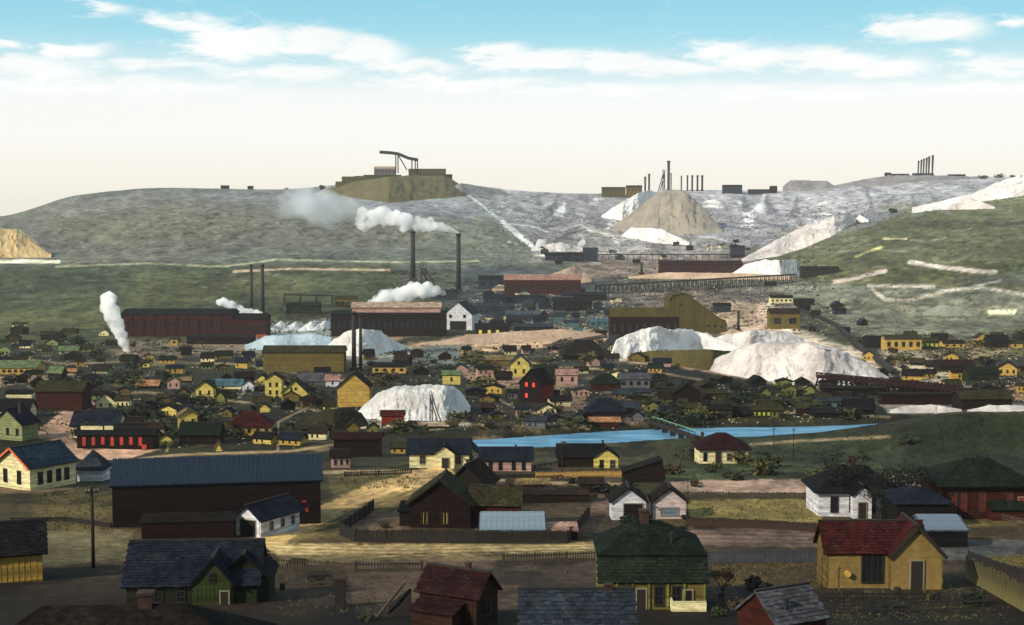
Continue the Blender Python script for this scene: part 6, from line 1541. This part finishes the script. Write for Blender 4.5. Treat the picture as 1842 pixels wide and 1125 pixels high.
litter('dark_scrap', 'dark scrap and brush between the houses of the town', MID, plain('dark_scrap', (30, 28, 22), .9, .5, .5), 2400, 1.2, 3.6, 1, .7)
litter('pale_rubble', 'pale stones and boards strewn over the town lots', MID + [(850, 1110, 528, 606), (1100, 1500, 500, 600)], plain('pale_rubble', (168, 152, 124), .9, .4, .5), 1500, .8, 2.6, 2, .5)
litter('hill_stones', 'grey stones and scrub on the mining slopes', [(860, 1560, 380, 470), (1400, 1842, 390, 600)], plain('hill_stones', (84, 82, 80), .9, .5, .2), 1300, .8, 2.6, 3, .7)
litter('works_scrap', 'timber and scrap lying about the works', [(200, 660, 560, 640), (660, 1110, 500, 640), (1100, 1500, 480, 600)], plain('works_scrap', (40, 38, 38), .9, .5, .3), 1300, 1, 3.2, 4, .7)
litter('yard_stones', 'stones and chips on the near yards and streets', [(480, 1480, 850, 1100), (60, 240, 880, 1020), (1490, 1842, 960, 1120)], plain('yard_stones', (110, 98, 78), .9, .5, .8), 900, .5, 1.6, 5, .5)
for i in range(26):
    x0, x1, y0, y1 = rq_.choice([(150, 600, 650, 800), (850, 1180, 650, 770), (1180, 1540, 700, 752), (0, 140, 640, 690), (880, 1240, 836, 930)]); x, y = rq_.uniform(x0, x1), rq_.uniform(y0, y1); s_ = y / 700
    if abs(np.interp(x, [900, 1250, 1620], [803, 783, 772]) - y) < 30 and x > 860: continue
    fence('small %s lot fence' % 'weathered' + ' ' + rq_.choice(['beside the scrub', 'behind the shacks', 'round a town lot', 'along a lane']), [(x, y), (x + rq_.uniform(30, 70) * s_, y + rq_.uniform(-4, 4)), (x + rq_.uniform(60, 90) * s_, y - rq_.uniform(6, 14))], 5 * s_, 40, kind='rail', mat=rq_.choice([TIMB, TIMD]), name='lot_fence', group='small fences round the town lots')
# grass tufts in the near yards
TG = leafmat('dry_grass', (84, 76, 42)); TG2 = leafmat('green_grass', (40, 50, 28))
def tufts(name, label, boxes, mat, cnt, hpx=3.0, seed=0):
    r = random.Random(seed); m = MB()
    for _ in range(cnt):
        x0, x1, y0, y1 = r.choice(boxes); p = G(r.uniform(x0, x1), r.uniform(y0, y1)); k = p.y / F
        for q in range(3):
            a = r.uniform(0, 3.14); w_ = r.uniform(.4, .9) * k * hpx * .5; h = r.uniform(.5, 1.3) * k * hpx; o = Vector((r.uniform(-1, 1), r.uniform(-1, 1), 0)) * k * 4
            m.add([p + o + Vector((math.cos(a) * w_, math.sin(a) * w_, -.05)), p + o - Vector((math.cos(a) * w_, math.sin(a) * w_, .05)), p + o + Vector((r.uniform(-1, 1) * w_, r.uniform(-1, 1) * w_, h))], [(0, 1, 2)])
    me = bpy.data.meshes.new(name); me.from_pydata(m.v, [], m.f); me.materials.append(mat); o = bpy.data.objects.new(name, me); COL.objects.link(o); tag(o, label, 'grass', None, 'stuff')
tufts('dry_grass', 'dry yellow grass on the yards and plots', [(1240, 1480, 900, 940), (600, 830, 856, 880), (70, 210, 885, 960), (1500, 1770, 1060, 1120), (1285, 1480, 1015, 1055), (1780, 1842, 1000, 1040), (500, 900, 1040, 1110)], TG, 1500, 4, 1)
tufts('green_grass', 'short green grass on the river field and mound', [(1200, 1620, 800, 860), (1500, 1842, 760, 860), (1640, 1842, 750, 850)], TG2, 1500, 3.5, 2)
# ================================================================ steam and smoke
SM1 = smokemat('white_steam', (255, 255, 255), .9, .14, .28, .66)
SM2 = smokemat('thick_white_steam', (255, 255, 255), .5, .07, .34, .72)
SM3 = smokemat('thin_blue_smoke', (240, 245, 250), 0.09, .02, .42, .85)
Y1 = G(228, 634).y
plume('column of white steam rising from the works yard', [(228, 632, 8), (220, 610, 14), (208, 585, 18), (198, 552, 23), (190, 530, 26)], SM1, Y1, 1)
Y2 = G(825, 526).y
plume('thick white smoke streaming from the right tall stack', [(824, 419, 3), (808, 413, 7), (785, 406, 12), (750, 402, 17), (715, 398, 21), (680, 390, 28), (645, 398, 26)], SM2, Y2, 2, 'smoke_plume', 'smoke', 11)
plume('thin bluish smoke drifting off along the hill', [(680, 392, 30), (640, 384, 40), (600, 376, 46), (550, 366, 48), (500, 364, 44)], SM3, Y2 + 60, 3, 'smoke_haze', 'smoke')
plume('billowing white steam over the flat roofed mill', [(668, 546, 10), (695, 535, 20), (735, 524, 24), (768, 522, 18), (800, 526, 8)], SM2, G(735, 575).y + 60, 4, 'steam_plume', 'steam', 11)
Y5 = G(430, 600).y + 20
plume('white steam over the roof of the brick red works', [(400, 543, 13), (418, 552, 14), (440, 560, 8), (465, 564, 8), (480, 576, 6)], SM1, Y5, 5)
Y6 = 1380
plume('white puff of steam at the foot of the hill chute', [(968, 440, 11), (982, 434, 14)], SM2, Y6, 6); plume('smaller white puff right of the hill chute', [(1042, 441, 8), (1052, 436, 11)], SM2, Y6, 7)

# ================================================================ the air: one even, pale haze round the whole valley
hz = MB().box(-37000, 37000, -430, 12600, -60, CAMZ + 105).build('haze', None)
hm = bpy.data.materials.new('haze'); hm.use_nodes = True; t = NT(hm.node_tree); t.n.remove(t.n['Principled BSDF'])
v = t.node('ShaderNodeVolumePrincipled'); v.inputs['Color'].default_value = (1, 1, 1, 1); v.inputs['Density'].default_value = 0.000045; v.inputs['Anisotropy'].default_value = 0.0
t.l.new(v.outputs[0], t.n['Material Output'].inputs['Volume']); hz.data.materials.append(hm); tag(hz, 'thin pale haze lying over the valley and hills', None, None, 'stuff')
